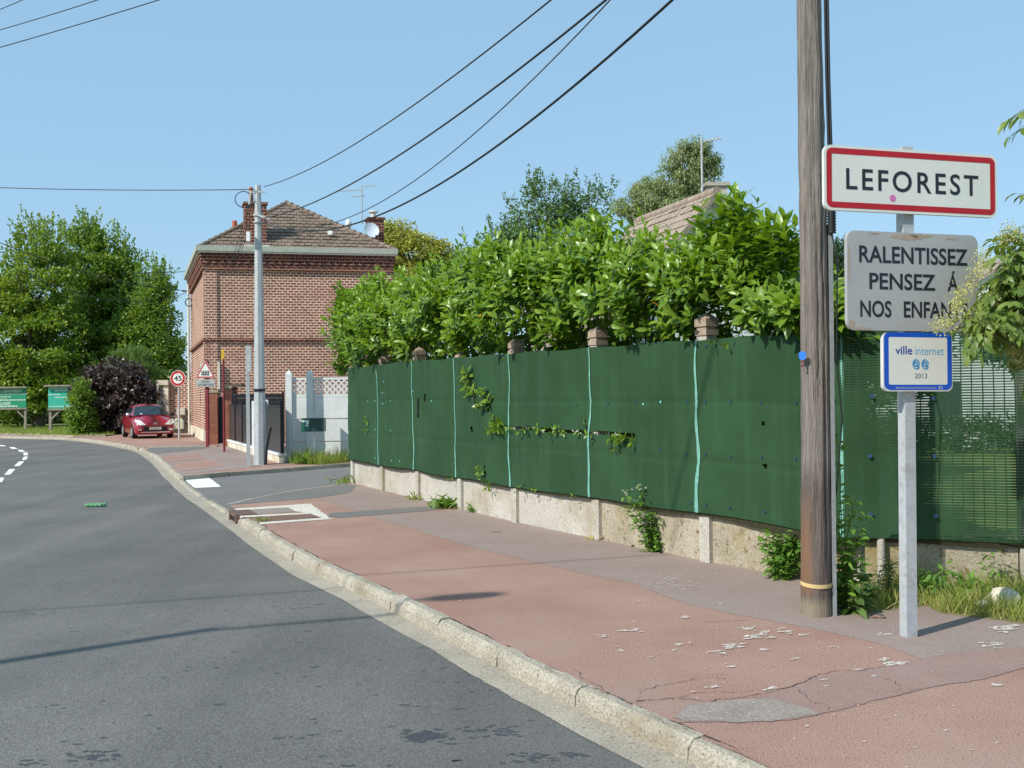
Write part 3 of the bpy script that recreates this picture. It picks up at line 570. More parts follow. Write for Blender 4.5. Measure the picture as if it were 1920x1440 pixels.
MB().grid(np.stack([scr_pt(hs, np.zeros(260), -.012), scr_pt(hs, -.012 - .012 * abs(np.sin(hs * 1.7)) - np.interp(hs, [sF - 2, sF - .9, sF], [0, .02, .05]), -.03)], 0)).build('hem', M['hem'], scr)
# sheer right-hand netting
FRA = np.array(FR); ar = along(FRA, 0.0)[1]; nr = np.array([-.3, -.95]); nr /= np.linalg.norm(nr)
SR = np.linspace(-.09, ar[-1] - .05, 220); HR = np.linspace(0, 1, 60); A_, B_ = np.meshgrid(SR, HR, indexing='ij')
base = along(FRA, A_)[0] + np.minimum(A_, 0)[..., None] * ((FRA[1] - FRA[0]) / np.linalg.norm(FRA[1] - FRA[0])) + nr * (.10 + .01 * np.sin(A_ * 5) + .006 * np.sin(A_ * 17 + B_ * 3))[..., None]
zb = .43 + .008 * np.sin(A_ * 4); zt = 2.165 - .02 * A_ + .012 * np.sin(A_ * 6)
scr2 = MB().grid(np.concatenate([base, (zb + (zt - zb) * B_)[..., None]], -1)).build('green_netting', M['sheer'], label='see-through green netting on the fence behind the road sign post', category='privacy screen')
b0 = along(FRA, SR)[0] + nr * .085
MB().grid(np.stack([np.c_[b0, .44 + 0 * SR], np.c_[b0 - nr * .02, .385 + .012 * np.sin(SR * 4.3)]], 0)).build('hem', M['hem'], scr2)
for a, z in ((.62, .63), (.62, 1.12), (.62, 1.6), (1.42, .62), (1.42, 1.12), (1.42, 1.62), (.12, .63), (.12, 1.12), (.14, 1.62)):
    c = along(FRA, a)[0] + nr * .125; MB().prism([(.018 * math.cos(q), .018 * math.sin(q)) for q in np.linspace(0, 6.28, 9)[:-1]], lambda u, v, t: (c[0] + u * .95 + nr[0] * t, c[1] - u * .3 + nr[1] * t, z + v), -.005, .006).build('clip', M['clip'], scr2)
# ------------------------------------------------------------------ road signs
def xz(x0=0, y0=0, z0=0): return lambda a, b, t: (a + x0, t + y0, b + z0)
M['sign_white'] = pmat('sign_white', lin(212, 214, 206), lin(220, 222, 214), 3, .45, 0, 40, gr=.02); M['sign_old'] = pmat('sign_old_grey', lin(158, 160, 160), lin(170, 171, 169), 1.6, .5, .02, 30, third=lin(160, 157, 150), gr=.03)
M['sign_red'] = plain('sign_red', lin(176, 16, 30), .4); M['ink'] = plain('sign_black', lin(28, 32, 42), .5); M['sign_blue'] = plain('sign_blue', lin(20, 82, 190), .35)
M['cyan'] = plain('sign_cyan', lin(60, 160, 215), .5); M['cyan_d'] = plain('sign_cyan_dark', lin(30, 110, 180), .5); M['navy'] = plain('sign_navy', lin(24, 66, 160), .5); M['rust'] = pmat('rust_stain', lin(158, 140, 118), lin(168, 156, 138), 20, .9, .1, 60, gr=.1)
M['edge'] = pmat('sign_edge', lin(200, 200, 195), lin(212, 212, 206), 4, .5, .02, 30, gr=.03); M['slate'] = plain('slate_ink', lin(84, 96, 122), .5); M['pink'] = plain('pink_sticker', lin(206, 110, 170), .6)
pb = G(1704, 1196); YAW = R(14.3)
sg = thing('town_entry_sign', 'town entry sign post with red bordered LEFOREST board, grey warning board and blue bordered plate', 'road sign', (pb[0] + .014, pb[1] + .04, 0), YAW); sg.rotation_euler = (0, .0095, YAW)
mb = MB(); mb.box((0, 0, 1.655), (.08, .08, 3.31)); mb.build('post', M['steel'], sg, True)
def board(name, w_, h_, xc, zc, r, th, mt, y0=-.046, label=None):
    f = xz(xc, y0, zc); return MB().prism(rrect(w_, h_, r), f, 0, -th).build(name, mt, sg, True, **({'label': label} if label else {})), y0 - th
def ringpart(name, w1, h1, r1, w2, h2, r2, xc, zc, y, mt, par):
    return ring(MB(), rrect(w1, h1, r1), rrect(w2, h2, r2), xz(xc, 0, zc), y).build(name, mt, par, True)
b1, y1 = board('sign_board', 1.335, .43, .01, 3.063, .05, .026, M['sign_white'], label='white board lettered LEFOREST with red border')
ringpart('border', 1.30, .395, .042, 1.222, .317, .006, .01, 3.063, y1 - .0015, M['sign_red'], b1)
text_mb('LEFOREST', .138, 1.02, .012, None, .015, 3.063, y1 - .002, 1.25).build('lettering', M['ink'], b1, True)
st = MB(); st.prism([(.023 * math.cos(a) - .155, .023 * math.sin(a) - .117) for a in np.linspace(0, 6.28, 15)[:-1]], xz(.01, 0, 3.063), y1 - .001, y1 - .002); st.build('sticker', M['pink'], b1, True)
b2, y2 = board('sign_board', 1.01, .66, .01, 2.389, .06, .03, M['sign_old'], label='weathered grey board asking drivers to slow down')
tx = lambda t, c, wd, x0, zc, b=.016: text_mb(t, c, wd, b, x0, 0, 2.389 + zc, y2 - .002).build('lettering', M['ink'], b2, True)
tx('RALENTISSEZ', .109, .835, -.405, .178); tx('PENSEZ', .106, .505, -.33, .0); tx('\u00c1', .106, .085, .27, .0); tx('NOS', .106, .235, -.40, -.185); tx('ENFANTS', .106, .50, -.07, -.185)
rm = MB()
for k in range(18): blob(rm, (0, 0, 0), .003, .003, 0)
rm = MB()
for x, z, a, b in ((-.06, .30, .11, .018), (.06, .31, .09, .012), (-.30, .315, .05, .006), (.30, .30, .05, .006), (-.47, -.29, .02, .03), (-.40, -.318, .07, .007), (-.49, .1, .006, .12)):
    n = 12; ps = [(x + a * (1 + .25 * rng.normal()) * math.cos(2 * math.pi * k / n) + .01, y2 - .0012, 2.389 + z + b * (1 + .25 * rng.normal()) * math.sin(2 * math.pi * k / n)) for k in range(n)]; MB().add(ps, [tuple(range(n))]).build('rust_stain', M['rust'], b2, True)
b3, y3 = board('sign_board', .535, .394, .0375, 1.851, .042, .03, M['edge'], label='small white plate reading ville internet with blue border')
ringpart('border', .522, .381, .036, .452, .318, .012, .0375, 1.858, y3 - .0015, M['sign_blue'], b3)
MB().prism(rrect(.455, .321, .012), xz(.0375, 0, 1.858), y3 - .0004, y3 - .001).build('plate_face', M['sign_white'], b3, True)
MB().box((.0375, y3 - .0012, 1.681), (.452, .001, .034)).build('border_foot', M['sign_blue'], b3, True)
sx = lambda px: (px - 656) * .000967 + .0375; szz = lambda py: 1.851 - (py - 1100) * .000835
def vt(t, c, x0, x1, zc, mt, b=0.0): text_mb(t, c, sx(x1) - sx(x0), b, sx(x0), 0, zc, y3 - .002).build('lettering', mt, b3, True)
vt('ville', .056, 475, 608, szz(1005), M['navy'], .012); vt('internet', .056, 632, 862, szz(1008), M['cyan'], -.006); vt('2013', .034, 627, 725, szz(1211), M['slate'], .0)
for x in (637, 709):
    text_mb('@', .05, .054, .012, None, sx(x) + .004, szz(1112), y3 - .0016).build('lettering', M['cyan_d'], b3, True); text_mb('@', .05, .054, .006, None, sx(x), szz(1109), y3 - .0024).build('lettering', M['cyan'], b3, True)
text_mb("label national pour la promotion de l'internet citoyen", .011, .31, 0, sx(476), 0, 1.679, y3 - .0026).build('lettering', M['sign_white'], b3, True)
ring(MB(), [(.016 * math.cos(a), .010 * math.sin(a)) for a in np.linspace(0, 6.28, 17)[:-1]], [(.011 * math.cos(a), .007 * math.sin(a)) for a in np.linspace(0, 6.28, 17)[:-1]], xz(sx(832), 0, 1.679), y3 - .0026).build('emblem', M['sign_white'], b3, True)
for z in (2.97, 3.16, 2.2, 2.6, 1.78, 1.93): MB().box((0, -.043, z), (.12, .006, .03)).build('bracket', M['steel'], sg, True)
# far road signs
def flat_sign_post(t, r, h, mt): MB().tube([(0, 0, 0), (0, 0, h)], r, 10).build('post', mt, t, True)
p = G(336, 823); s45 = thing('speed_limit_sign', 'round red ringed 45 speed limit sign on a thin grey post beside the red car', 'road sign', (*p[:2], 0), R(-8)); k = p[1] / F
h45 = (753 - 711) * k + HC; flat_sign_post(s45, .045, h45 + .1, M['steel'])
dsc = [(math.cos(a), math.sin(a)) for a in np.linspace(0, 2 * math.pi, 33)[:-1]]
def disc(r): return [(a * r, b * r) for a, b in dsc]
r45 = 15 * k
bd = MB().prism(disc(r45), xz(0, -.055, h45), 0, -.03).build('sign_board', M['sign_white'], s45, True)
ring(MB(), disc(r45 * .95), disc(r45 * .66), xz(0, 0, h45), -.087).build('border', M['sign_red'], bd, True); text_mb('45', r45 * .62, r45 * 1.0, .02, None, 0, h45, -.088).build('lettering', M['ink'], bd, True)
p = G(389, 838); sx2 = thing('level_crossing_sign', 'triangular level crossing sign with grey SIGNAL AUTOMATIQUE panel on dark red post', 'road sign', (*p[:2], 0), R(-6)); k = p[1] / F
zz = lambda y: HC + (751.3 - y) * k
MB().box((0, .02, zz(676) / 2), (.10, .10, zz(676))).build('post', M['maroon'], sx2, True)
tr = lambda s: [(-.50 * s, -.29 * s), (.50 * s, -.29 * s), (0, .577 * s)]
def rtri(s, r):
    out = []
    for i, (x, y) in enumerate(tr(1)):
        c = np.array((x, y)) * (s - r * 2) ; a0 = (210, 330, 90)[i] - 60
        for q in range(5): out.append((c[0] + r * math.cos(R(a0 + q * 30)), c[1] + r * math.sin(R(a0 + q * 30))))
    return out
S3 = 35 * k; zc3 = zz(697) - .02
bd = MB().prism(rtri(S3, .05), xz(-.01, -.08, zc3), 0, -.03).build('sign_board', M['sign_white'], sx2, True)
ring(MB(), rtri(S3 * .97, .045), rtri(S3 * .80, .02), xz(-.01, 0, zc3), -.112).build('border', M['sign_red'], bd, True)
g = MB(); u = S3 / 35
for i in range(5): g.box((-.01 + (i - 2) * 3.2 * u, -.1125, zc3 - 2.6 * u), (1.7 * u, .002, 8.5 * u)); g.add([(-.01 + (i - 2) * 3.2 * u - .85 * u, -.1135, zc3 + 1.6 * u), (-.01 + (i - 2) * 3.2 * u + .85 * u, -.1135, zc3 + 1.6 * u), (-.01 + (i - 2) * 3.2 * u, -.1135, zc3 + 3.2 * u)], [(0, 1, 2)])
for z in (-.4, -4.6): g.box((-.01, -.1137, zc3 + z * u), (15 * u, .002, 1.2 * u))
g.build('barrier_symbol', M['ink'], bd, True)
zp = zz(719); bp_ = MB().box((-.01, -.09, zp), (36 * k, .03, 13.5 * k)).build('sign_board', M['sign_old'], sx2, True)
text_mb('SIGNAL', 4.2 * k, 17 * k, .01, None, -.01, zp + 2.9 * k, -.107).build('lettering', M['ink'], bp_, True); text_mb('AUTOMATIQUE', 4.2 * k, 31 * k, .01, None, -.01, zp - 3.0 * k, -.107).build('lettering', M['ink'], bp_, True)
p = G(420.5, 847); k = p[1] / F; t = thing('thin_marker_post', 'thin dark red post with a narrow yellow plate at its top', 'post', (*p[:2], 0)); hz_ = HC + (751 - 673) * k
MB().tube([(0, 0, 0), (0, 0, hz_)], .036, 8).build('post', M['maroon'], t, True); MB().box((-.02, 0, hz_ + .12), (.10, .04, .36)).build('plate', plain('yellow_plate', lin(196, 160, 40), .6), t, True)
p = G(466, 876); k = p[1] / F; t = thing('grey_sign_post', 'slim square grey sign post with its sign seen edge-on, left of the street pole', 'road sign', (*p[:2], 0), R(12)); hz_ = HC + (750.5 - 649) * k
MB().box((0, 0, hz_ / 2), (.085, .085, hz_)).build('post', M['steel'], t, True); MB().box((.065, .1, hz_ - .32), (.025, .62, .60)).build('sign_board', M['edge'], t, True)
# ------------------------------------------------------------------ poles and wires
p = G(488, 871); SP = p; k = p[1] / F; hSP = HC + (750 - 347) * k
t = thing('steel_utility_pole', 'tall pale octagonal steel utility pole at the street corner', 'utility pole', (*p[:2], 0))
MB().tube([(0, 0, 0), (0, 0, 1.2), (0, 0, hSP)], [.168, .15, .078], 8, smooth=False).build('pole', M['steel'], t, True)
zA = HC + (750 - 405) * k
b = MB(); b.tube([(0, 0, zA), (0, 0, zA + .05)], .125, 12); b.tube([(0, 0, zA - .18), (0, 0, zA - .14)], .125, 12); b.bar((.0, -.1, zA + .02), (.32, -.12, zA - .1), .05, .05); b.build('bracket', M['steel'], t, True)
b = MB(); b.bar((-.2, -.06, hSP - .18), (.2, -.06, hSP - .18), .04, .05); b.tube([(-.16, -.06, hSP - .2), (-.2, -.08, hSP - .5)], .03, 6); b.build('crossarm', M['steel'], t, True)
a = np.linspace(0, 6.5, 26); MB().tube([(-.36 + .22 * math.cos(q), -.08 + .02 * q, hSP - .36 + .2 * math.sin(q)) for q in a], .012, 5).build('cable_loop', M['cable'], t, True)
MB().box((-.2, -.2, zA - .55), (.09, .09, .24)).build('insulator', M['white'], t, True)
b = MB(); b.tube([(0, -.0, 1.86), (0, 0, 1.93)], .155, 12); b.build('strap', M['black'], t, True)
MB().tube([(.17, -.13, .0), (.2, -.14, .45), (.3, -.1, .95)], .035, 6).build('hose', M['black'], t, True)
p = G(1531, 1153); WP = p
wd = pmat('pole_timber', lin(114, 106, 99), lin(146, 138, 130), 2.2, .95, .9, 30, stretch=(3, 3, .12), third=lin(106, 97, 90), bdist=.02, gr=.3)
m, n = wd, wd.node_tree; bs = n.nodes['Principled BSDF']; src = bs.inputs['Base Color'].links[0].from_socket
tc = node(n, 'ShaderNodeTexCoord'); sp_ = node(n, 'ShaderNodeSeparateXYZ'); n.links.new(tc.outputs['Object'], sp_.inputs[0])
na = node(n, 'ShaderNodeTexNoise', i={2: 5.0}); n.links.new(tc.outputs['Object'], na.inputs[0])
def mth(n, op, a, c):
    x = node(n, 'ShaderNodeMath', operation=op)
    for kk, q in ((0, a), (1, c)):
        if isinstance(q, bpy.types.NodeSocket): n.links.new(q, x.inputs[kk])
        else: x.inputs[kk].default_value = q
    return x.outputs[0]
low = ramp(n, mth(n, 'ADD', sp_.outputs[2], mth(n, 'MULTIPLY', na.outputs[0], .5)), 1.45, 1.25)
c_ = mix(n, mth(n, 'MULTIPLY', low, .55), src, lin(78, 64, 58)); rustf = mth(n, 'MULTIPLY', mth(n, 'MULTIPLY', ramp(n, sp_.outputs[0], -.035, -.085), ramp(n, sp_.outputs[2], .95, .6)), ramp(n, sp_.outputs[2], .13, .2))
c_ = mix(n, mth(n, 'MULTIPLY', rustf, .65), c_, lin(138, 100, 68)); c_ = mix(n, ramp(n, sp_.outputs[2], .16, .08), c_, lin(140, 128, 110)); n.links.new(c_, bs.inputs['Base Color'])
t = thing('wooden_utility_pole', 'tall weathered wooden utility pole standing on the pavement before the green fence', 'utility pole', (*p[:2], 0)); hWP = 8.6; WPt = t
mb = MB(); zs = np.linspace(-.02, hWP, 60); na_ = 40; P_ = []
ph = rng.random(3) * 6
crk = [(-1.75, .3, 4.6, .5), (-1.2, .2, 5.2, .9), (-2.5, 1.6, 3.6, .3), (-1.5, 1.4, 2.6, -.3), (-2.0, 2.8, 6.0, .4)]
for z in zs:
    rr = .112 - .0052 * z; row = []
    for j in range(na_):
        a = 2 * math.pi * j / na_; d = .0022 * math.sin(a * 3 + z * .8 + ph[0]) + .0015 * math.sin(a * 11 + ph[1]) + .0018 * rng.normal() + .006 * math.exp(-((((a - 5.0 + math.pi) % (2 * math.pi)) - math.pi) / .18) ** 2 - ((z % 1.37 - .6) / .05) ** 2)
        for ca, z0, z1, sl in crk:
            if z0 < z < z1:
                w0 = abs((a - math.pi * 2 if a > math.pi else a) - (ca + .08 * math.sin(z * 2 + sl * 7) + sl * .08 * (z - z0)))
                if w0 < .09: d -= .016 * min(1, (z - z0) * 2, (z1 - z) * 2)
        row.append(((rr + d) * math.cos(a) + .008 * math.sin(z * .9), (rr + d) * math.sin(a) + .004 * math.sin(z * .6 + 1), z))
    P_.append(row + [row[0]])
mb.grid(np.array(P_)); mb.add([P_[-1][j] for j in range(na_)], [tuple(range(na_))]); mb.build('pole', wd, t, True)
yb = MB(); q = np.linspace(0, 2 * math.pi, 33); yb.grid(np.stack([[(.1155 * math.cos(a), .1155 * math.sin(a), z + .012 * math.sin(a)) for a in q] for z in (.226, .256)], 0)); yb.build('yellow_band', plain('yellow_band', lin(206, 180, 124), .6), t, True)
c = D(1502, 667, WP[1] - .1); mb = MB(); mb.prism([(.026 * x, .030 * y) for x, y in ((-1, -.6), (-.6, -1), (.6, -1), (1, -.6), (1, .6), (.6, 1), (-.6, 1), (-1, .6))], lambda a, b_, tt: (c[0] + a * .75, c[1] - a * .65 + tt * .5, c[2] + b_), -.008, .012); mb.build('blue_tag', plain('blue_tag', lin(40, 120, 220), .4), t)
mb = MB()
for zt in (678, 686): c = D(1502, zt, WP[1] - .1); mb.box(c, (.014, .02, .014))
mb.build('nail', M['maroon'], t)
cg = MB(); cg.prism([(.018, -.03), (.048, -.03), (.048, .02), (.018, .02)], lambda a, b_, tt: (.085 + a, -.03 + b_, tt), .0, 2.9); cg.build('cable_guard', pmat('dull_zinc', lin(128, 132, 134), lin(142, 146, 147), 4, .6, .05, 30, gr=.1), t, True)
cb = MB()
for dx, z1 in ((.105, 8.4), (.125, 8.4)): cb.tube([(.125 + (dx - .105), -.05, 2.85), (dx, -.04, 4), (dx - .012, -.03, 6), (dx - .02, -.02, z1)], .010, 6)
cb.tube([(.118, -.055, 2.9), (.155, -.09, 2.6), (.15, -.06, 1.9), (.2, -.02, 1.45), (.14, -.05, .9)], .006, 5); cb.build('cable', M['cable'], t, True); t.rotation_euler = (0, .005, 0)
zi = HC + (738 - 440) / F * WP[1]; ib = MB(); pr = []
for i in range(9): pr += [(0, 0, zi + i * .021), (0, 0, zi + i * .021 + .011)]
ib.tube([(.125, -.06, z[2]) for z in pr], [.036 if i % 2 == 0 else .026 for i in range(len(pr))], 10); ib.build('splice_case', M['cable'], t, True)
ca = MB(); ca.box((0, 0, 8.2), (1.1, .09, .09)); ca.build('crossarm', M['timber'], t, True)
def wire(pts, r, label, name='overhead_wire', group=None): return MB().tube(pts, r, 5).build(name, M['cable'], label=label, cat='overhead wire', group=group)
def sagged(A, B, sag, n=40): u = np.linspace(0, 1, n)[:, None]; return A + (B - A) * u - np.array([0, 0, 1.0]) * sag * 4 * u * (1 - u)
def fit(A, Bxy, targets):   # height of the far end and sag that carry the wire through the seen points
    best = None
    for bz in np.linspace(5.6, 9.6, 60):
        for sg_ in np.linspace(0.02, 3.0, 60):
            q = proj(sagged(A, np.array([*Bxy, bz]), sg_, 60)); e = sum(np.min((q[:-4, 0] - x) ** 2 + (q[:-4, 1] - y) ** 2) for x, y in targets)
            if best is None or e < best[0]: best = (e, bz, sg_)
    return sagged(A, np.array([*Bxy, best[1]]), best[2])
ap = lambda px, py: D(px, py, SP[1] - .12)
for i, (a0, tg_, r, dx, lb) in enumerate((((495, 350), [(760, 212), (1028, 0)], .010, -.4, 'topmost of the four wires rising from the steel pole to the wooden pole'), ((494, 409), [(600, 371), (850, 225), (1143, 0)], .013, -.15, 'second wire from the top of the four rising to the wooden pole'),
                                   ((494, 414), [(650, 412), (800, 320), (1160, 0)], .0075, .12, 'thinnest wire of the four, third from the top, rising to the wooden pole'), ((494, 418), [(600, 436), (715, 405), (960, 248), (1252, 0)], .015, .4, 'thickest and lowest of the four cables rising to the wooden pole'))):
    wire(fit(ap(*a0), (WP[0] + dx, WP[1] - .02), tg_), r, lb, group='wires between the two poles')
wire(sagged(ap(478, 355), D(-260, 340, SP[1] + 2), .10), .011, 'level wire running left from the top of the steel pole')
dg = 'drop wires from the steel pole to the brick house'
# ------------------------------------------------------------------ brick house
A0 = G(384, 827.5)[:2]; ex = np.array([.974, .227]); ey = np.array([-.35, .937]); WU, LV = 7.63, 10.0
def H(u, v, z): p = A0 + ex * u + ey * v; return (p[0], p[1], z)
def hb(mb, u0, u1, v0, v1, z0, z1): return mb.hexa([H(u0, v0, z0), H(u1, v0, z0), H(u1, v1, z0), H(u0, v1, z0), H(u0, v0, z1), H(u1, v0, z1), H(u1, v1, z1), H(u0, v1, z1)])
hs_ = thing('brick_house', 'two storey brick house with hipped brown tile roof at the corner', 'house', (*A0, 0))
hb(MB(), .06, WU - .06, .06, LV - .06, 0, 7.62).build('wall', M['brick'], hs_)
mb = MB()
for u0, u1, v0, v1 in ((0, .52, 0, .52), (WU - .52, WU, 0, .52), (0, .52, LV - .5, LV)): hb(MB(), u0, u1, v0, v1, 0, 7.05).build('corner_pilaster', M['brick'], hs_)
mb = MB()
for z0, z1, o in ((4.06, 4.19, .05), (6.96, 7.06, .07), (7.06, 7.12, .02)): hb(mb, -o, WU + o, -o, .3, z0, z1); hb(mb, -o, .3, .3, LV + o, z0, z1)
mb.build('string_course', M['brick_dark'], hs_)
mb = MB(); hb(mb, -.03, WU + .03, -.03, .4, 7.12, 7.34); hb(mb, -.03, .4, .4, LV + .03, 7.12, 7.34); hb(mb, -.10, WU + .10, -.10, .4, 7.34, 7.46); hb(mb, -.10, .4, .4, LV + .1, 7.34, 7.46)
n_c = 24
for i in range(n_c): u = -.02 + i * (WU - .1) / (n_c - 1); hb(mb, u, u + .16, -.085, -.028, 7.20, 7.34)
for i in range(30): v = .02 + i * (LV - .2) / 29; hb(mb, -.085, -.028, v, v + .16, 7.20, 7.34)
n_c = 62
for i in range(n_c): u = -.14 + i * (WU + .18) / (n_c - 1); hb(mb, u, u + .07, -.16, -.098, 7.46, 7.58)
for i in range(70): v = -.04 + i * LV / 69; hb(mb, -.16, -.098, v, v + .07, 7.46, 7.58)
hb(mb, -.10, WU + .10, -.098, .4, 7.46, 7.62); hb(mb, -.098, .4, .4, LV + .1, 7.46, 7.62)
mb.build('cornice', M['brick_dark'], hs_)
mb = MB(); hb(mb, -.20, WU + .14, -.20, .2, 7.62, 7.68); hb(mb, -.20, .2, .2, LV + .2, 7.62, 7.68); mb.build('soffit', M['white'], hs_)
mb = MB(); hb(mb, -.30, WU + .18, -.30, -.16, 7.681, 7.90); hb(mb, -.30, -.16, -.16, LV + .3, 7.681, 7.90); mb.build('gutter', pmat('fascia', lin(160, 164, 150), lin(176, 180, 166), 3, .6, .1, 30), hs_)
mb = MB(); hb(mb, -.05, .5, -.05, LV, 0, .45); mb.build('plinth', M['stone'], hs_)
mb = MB(); mb.tube([H(-.1, LV + .05, .0), H(-.1, LV + .05, 7.6)], .06, 8); mb.build('downpipe', M['cream'], hs_)
# tiled hipped roof laid tile by tile
ZE, ZT, Vr = 7.82, 10.42, 3.6; e0 = -.18
rp = {'a': (e0, e0), 'b': (WU - e0, e0), 'c': (WU - e0, LV - e0), 'd': (e0, LV - e0)}; uc = WU / 2
apx1, apx2 = H(uc, Vr, ZT), H(uc, LV - Vr, ZT); ca_, cb_, cc_, cd_ = [H(*rp[q], ZE) for q in 'abcd']
rf = MB().add([ca_, cb_, cc_, cd_, apx1, apx2], [(0, 1, 4), (1, 2, 5, 4), (2, 3, 5), (3, 0, 4, 5)]).build('roof', M['tile'], hs_)
def tiles(mb, p0, p1, q0, q1, tw=.27, th=.30, lift=.055):
    """courses of tiles on the plane eave p0-p1, ridge q0-q1"""
    p0, p1, q0, q1 = map(np.array, (p0, p1, q0, q1)); e = p1 - p0; Le = np.linalg.norm(e); e = e / Le
    nrm = np.cross(e, (q0 - p0)); nrm /= np.linalg.norm(nrm); nrm = nrm * np.sign(nrm[2]); sl = np.cross(nrm, e); sl = sl * np.sign(sl[2]); Hs = (q0 - p0) @ sl
    a0, a1 = (q0 - p0) @ e, (q1 - p0) @ e
    for r_ in range(int(Hs / th) + 1):
        b0, b1 = r_ * th, min((r_ + 1) * th + .03, Hs); f = (b0 + th * .5) / Hs
        if f > 1: break
        xl, xr = a0 * f, Le + (a1 - Le) * f
        for c_i in range(int((xr - xl) / tw) + 1):
            base = math.floor(xl / tw) * tw + (tw / 2 if r_ % 2 else 0); x0, x1 = base + c_i * tw + .008, base + (c_i + 1) * tw - .008
            x0, x1 = max(x0, xl), min(x1, xr)
            if x1 - x0 < .03: continue
            l = lift * (1 + .25 * rng.normal()); 
            V = [p0 + e * x0 + sl * b0 + nrm * l, p0 + e * (x0 * .5 + x1 * .5) + sl * (b0 - .02) + nrm * (l - .008), p0 + e * x1 + sl * b0 + nrm * l, p0 + e * x1 + sl * b1 + nrm * .008, p0 + e * x0 + sl * b1 + nrm * .008, p0 + e * x0 + sl * b0 + nrm * .004, p0 + e * x1 + sl * b0 + nrm * .004]
            mb.add(V, [(0, 1, 2, 3, 4), (5, 6, 2, 1, 0), (5, 0, 4), (6, 3, 2)])
mb = MB(); tiles(mb, ca_, cb_, apx1, apx1); tiles(mb, cd_, ca_, apx2, apx1); mb.build('roof_tiles', M['tile'], rf)
mb = MB()
for a, b in ((ca_, apx1), (cb_, apx1), (apx1, apx2)):
    a, b = np.array(a), np.array(b); n = int(np.linalg.norm(b - a) / .33)
    for i in range(n): s0, s1 = a + (b - a) * i / n, a + (b - a) * (i + 1.12) / n; mb.tube([s0 + [0, 0, .02], s1 + [0, 0, .0]], [.115, .085], 8)
mb.build('ridge_tiles', M['tile'], rf)
def chim(u, v, wu, wv, z0, z1, nm='chimney'):
    mb = MB(); hb(mb, u - wu / 2, u + wu / 2, v - wv / 2, v + wv / 2, z0, z1 - .1); hb(mb, u - wu / 2 - .05, u + wu / 2 + .05, v - wv / 2 - .05, v + wv / 2 + .05, z1 - .1, z1); return mb.build(nm, M['brick_dark'], rf)
chim(2.10, .55, .88, .6, 7.6, 9.80); pot = plain('terracotta', lin(176, 96, 66), .8)
MB().tube([H(1.95, .55, 9.8), H(1.95, .55, 10.45)], [.10, .085], 10).build('chimney_pot', pot, rf)
c = D(440, 436, 44.6); MB().tube([c, c + [0, 0, .52]], [.12, .105], 10).build('chimney_pot', pot, rf)
MB().add([H(1.58, -.10, 7.93), H(2.62, -.10, 7.93), H(2.62, .2, 8.07), H(1.58, .2, 8.07)], [(0, 1, 2, 3)]).build('chimney_flashing', M['concrete'], rf)
chim(7.28, 1.6, .66, .6, 7.7, 9.50); mb = MB(); mb.tube([H(7.22, 1.6, 9.5), H(7.22, 1.6, 9.76)], .12, 10); mb.tube([H(7.22, 1.6, 9.76), H(7.22, 1.6, 9.79), H(7.22, 1.6, 9.85)], [.22, .22, .05], 12); mb.build('chimney_cowl', M['edge'], rf)
c = D(653.5, 436, 46.5); mb = MB(); mb.tube([c, c + [0, 0, .25], c + [0, 0, .28], c + [0, 0, .52], c + [0, 0, .54], c + [0, 0, .6]], [.10, .10, .14, .14, .10, .08], 10); mb.build('vent_pipe', M['white'], rf)
c = np.array(H(5.25, .85, 8.62)); MB().box(c + [0, -.12, .06], (.2, .16, .16)).build('roof_vent', M['white'], rf)
# bracket and coil on the far corner
c = D(350, 548, 50.8); mb = MB(); mb.bar(c + [-.2, 0, .05], c + [.75, -.6, .0], .06, .06); mb.build('wire_bracket', M['cable'], hs_)
cc_i = D(355, 567, 49.8); q = np.linspace(0, 6.4, 28); MB().tube([cc_i + [.19 * math.cos(a), -.02, .19 * math.sin(a)] for a in q], .025, 5).build('cable_coil', M['cable'], hs_)
mb = MB(); hb(mb, -.12, -.04, .35, .45, 2.3, 3.2); hb(mb, .52, .6, -.12, -.0, 2.1, 3.2); mb.build('wall_pipe', M['cream'], hs_)
ds = thing('satellite_dish', 'white satellite dish fixed to the right-hand chimney of the brick house', 'satellite dish', H(7.0, 1.05, 8.86), R(22)); mb = MB()
rad = np.linspace(0, .33, 6); an = np.linspace(0, 2 * math.pi, 25); tl = Matrix.Rotation(R(-22), 3, 'X')
mb.grid(np.array([[tuple(tl @ Vector((r_ * math.cos(a), -.62 * r_ * r_ * 1.2, r_ * 1.08 * math.sin(a)))) for a in an] for r_ in rad])); mb.build('dish', plain('dish_white', lin(206, 216, 226), .45), ds, True)
MB().bar((0, .0, -.33), (.12, -.36, -.30), .03, .03).build('feed_arm', M['steel'], ds, True); MB().bar((0, .1, 0), (.35, .45, -.25), .05, .05).build('bracket', M['steel'], ds, True); MB().box((.12, -.38, -.28), (.07, .1, .07)).build('receiver', M['black'], ds, True)
def antenna(name_label, base, h, el, k, lean=0.0):
    t = thing('tv_antenna', name_label, 'antenna', base); MB().tube([(0, 0, 0), (lean, 0, h)], .028, 6).build('mast', M['steel'], t, True)
    for z, x0, y0, x1, y1, ne in el:
        mb = MB(); a, b = Vector((x0 + lean, y0, z)), Vector((x1 + lean, y1, z + (.0))); mb.bar(a, b, .03, .03); d = (b - a).normalized(); nrm = Vector((-d.y, d.x, 0))
        for i in range(ne): c = a + (b - a) * (i + .5) / ne; mb.bar(c - nrm * k, c + nrm * k, .012, .012)
        mb.build('boom', M['steel'], t, True)
antenna('tall television antenna beside the right-hand chimney of the brick house', D(679, 420, 45.5), (420 - 347) / F * 45.5, ((1.68, 0, 0, .65, -.25, 5), (1.55, -1.15, .3, .0, 0, 9), (1.28, -.5, .3, .1, 0, 4)), .18)
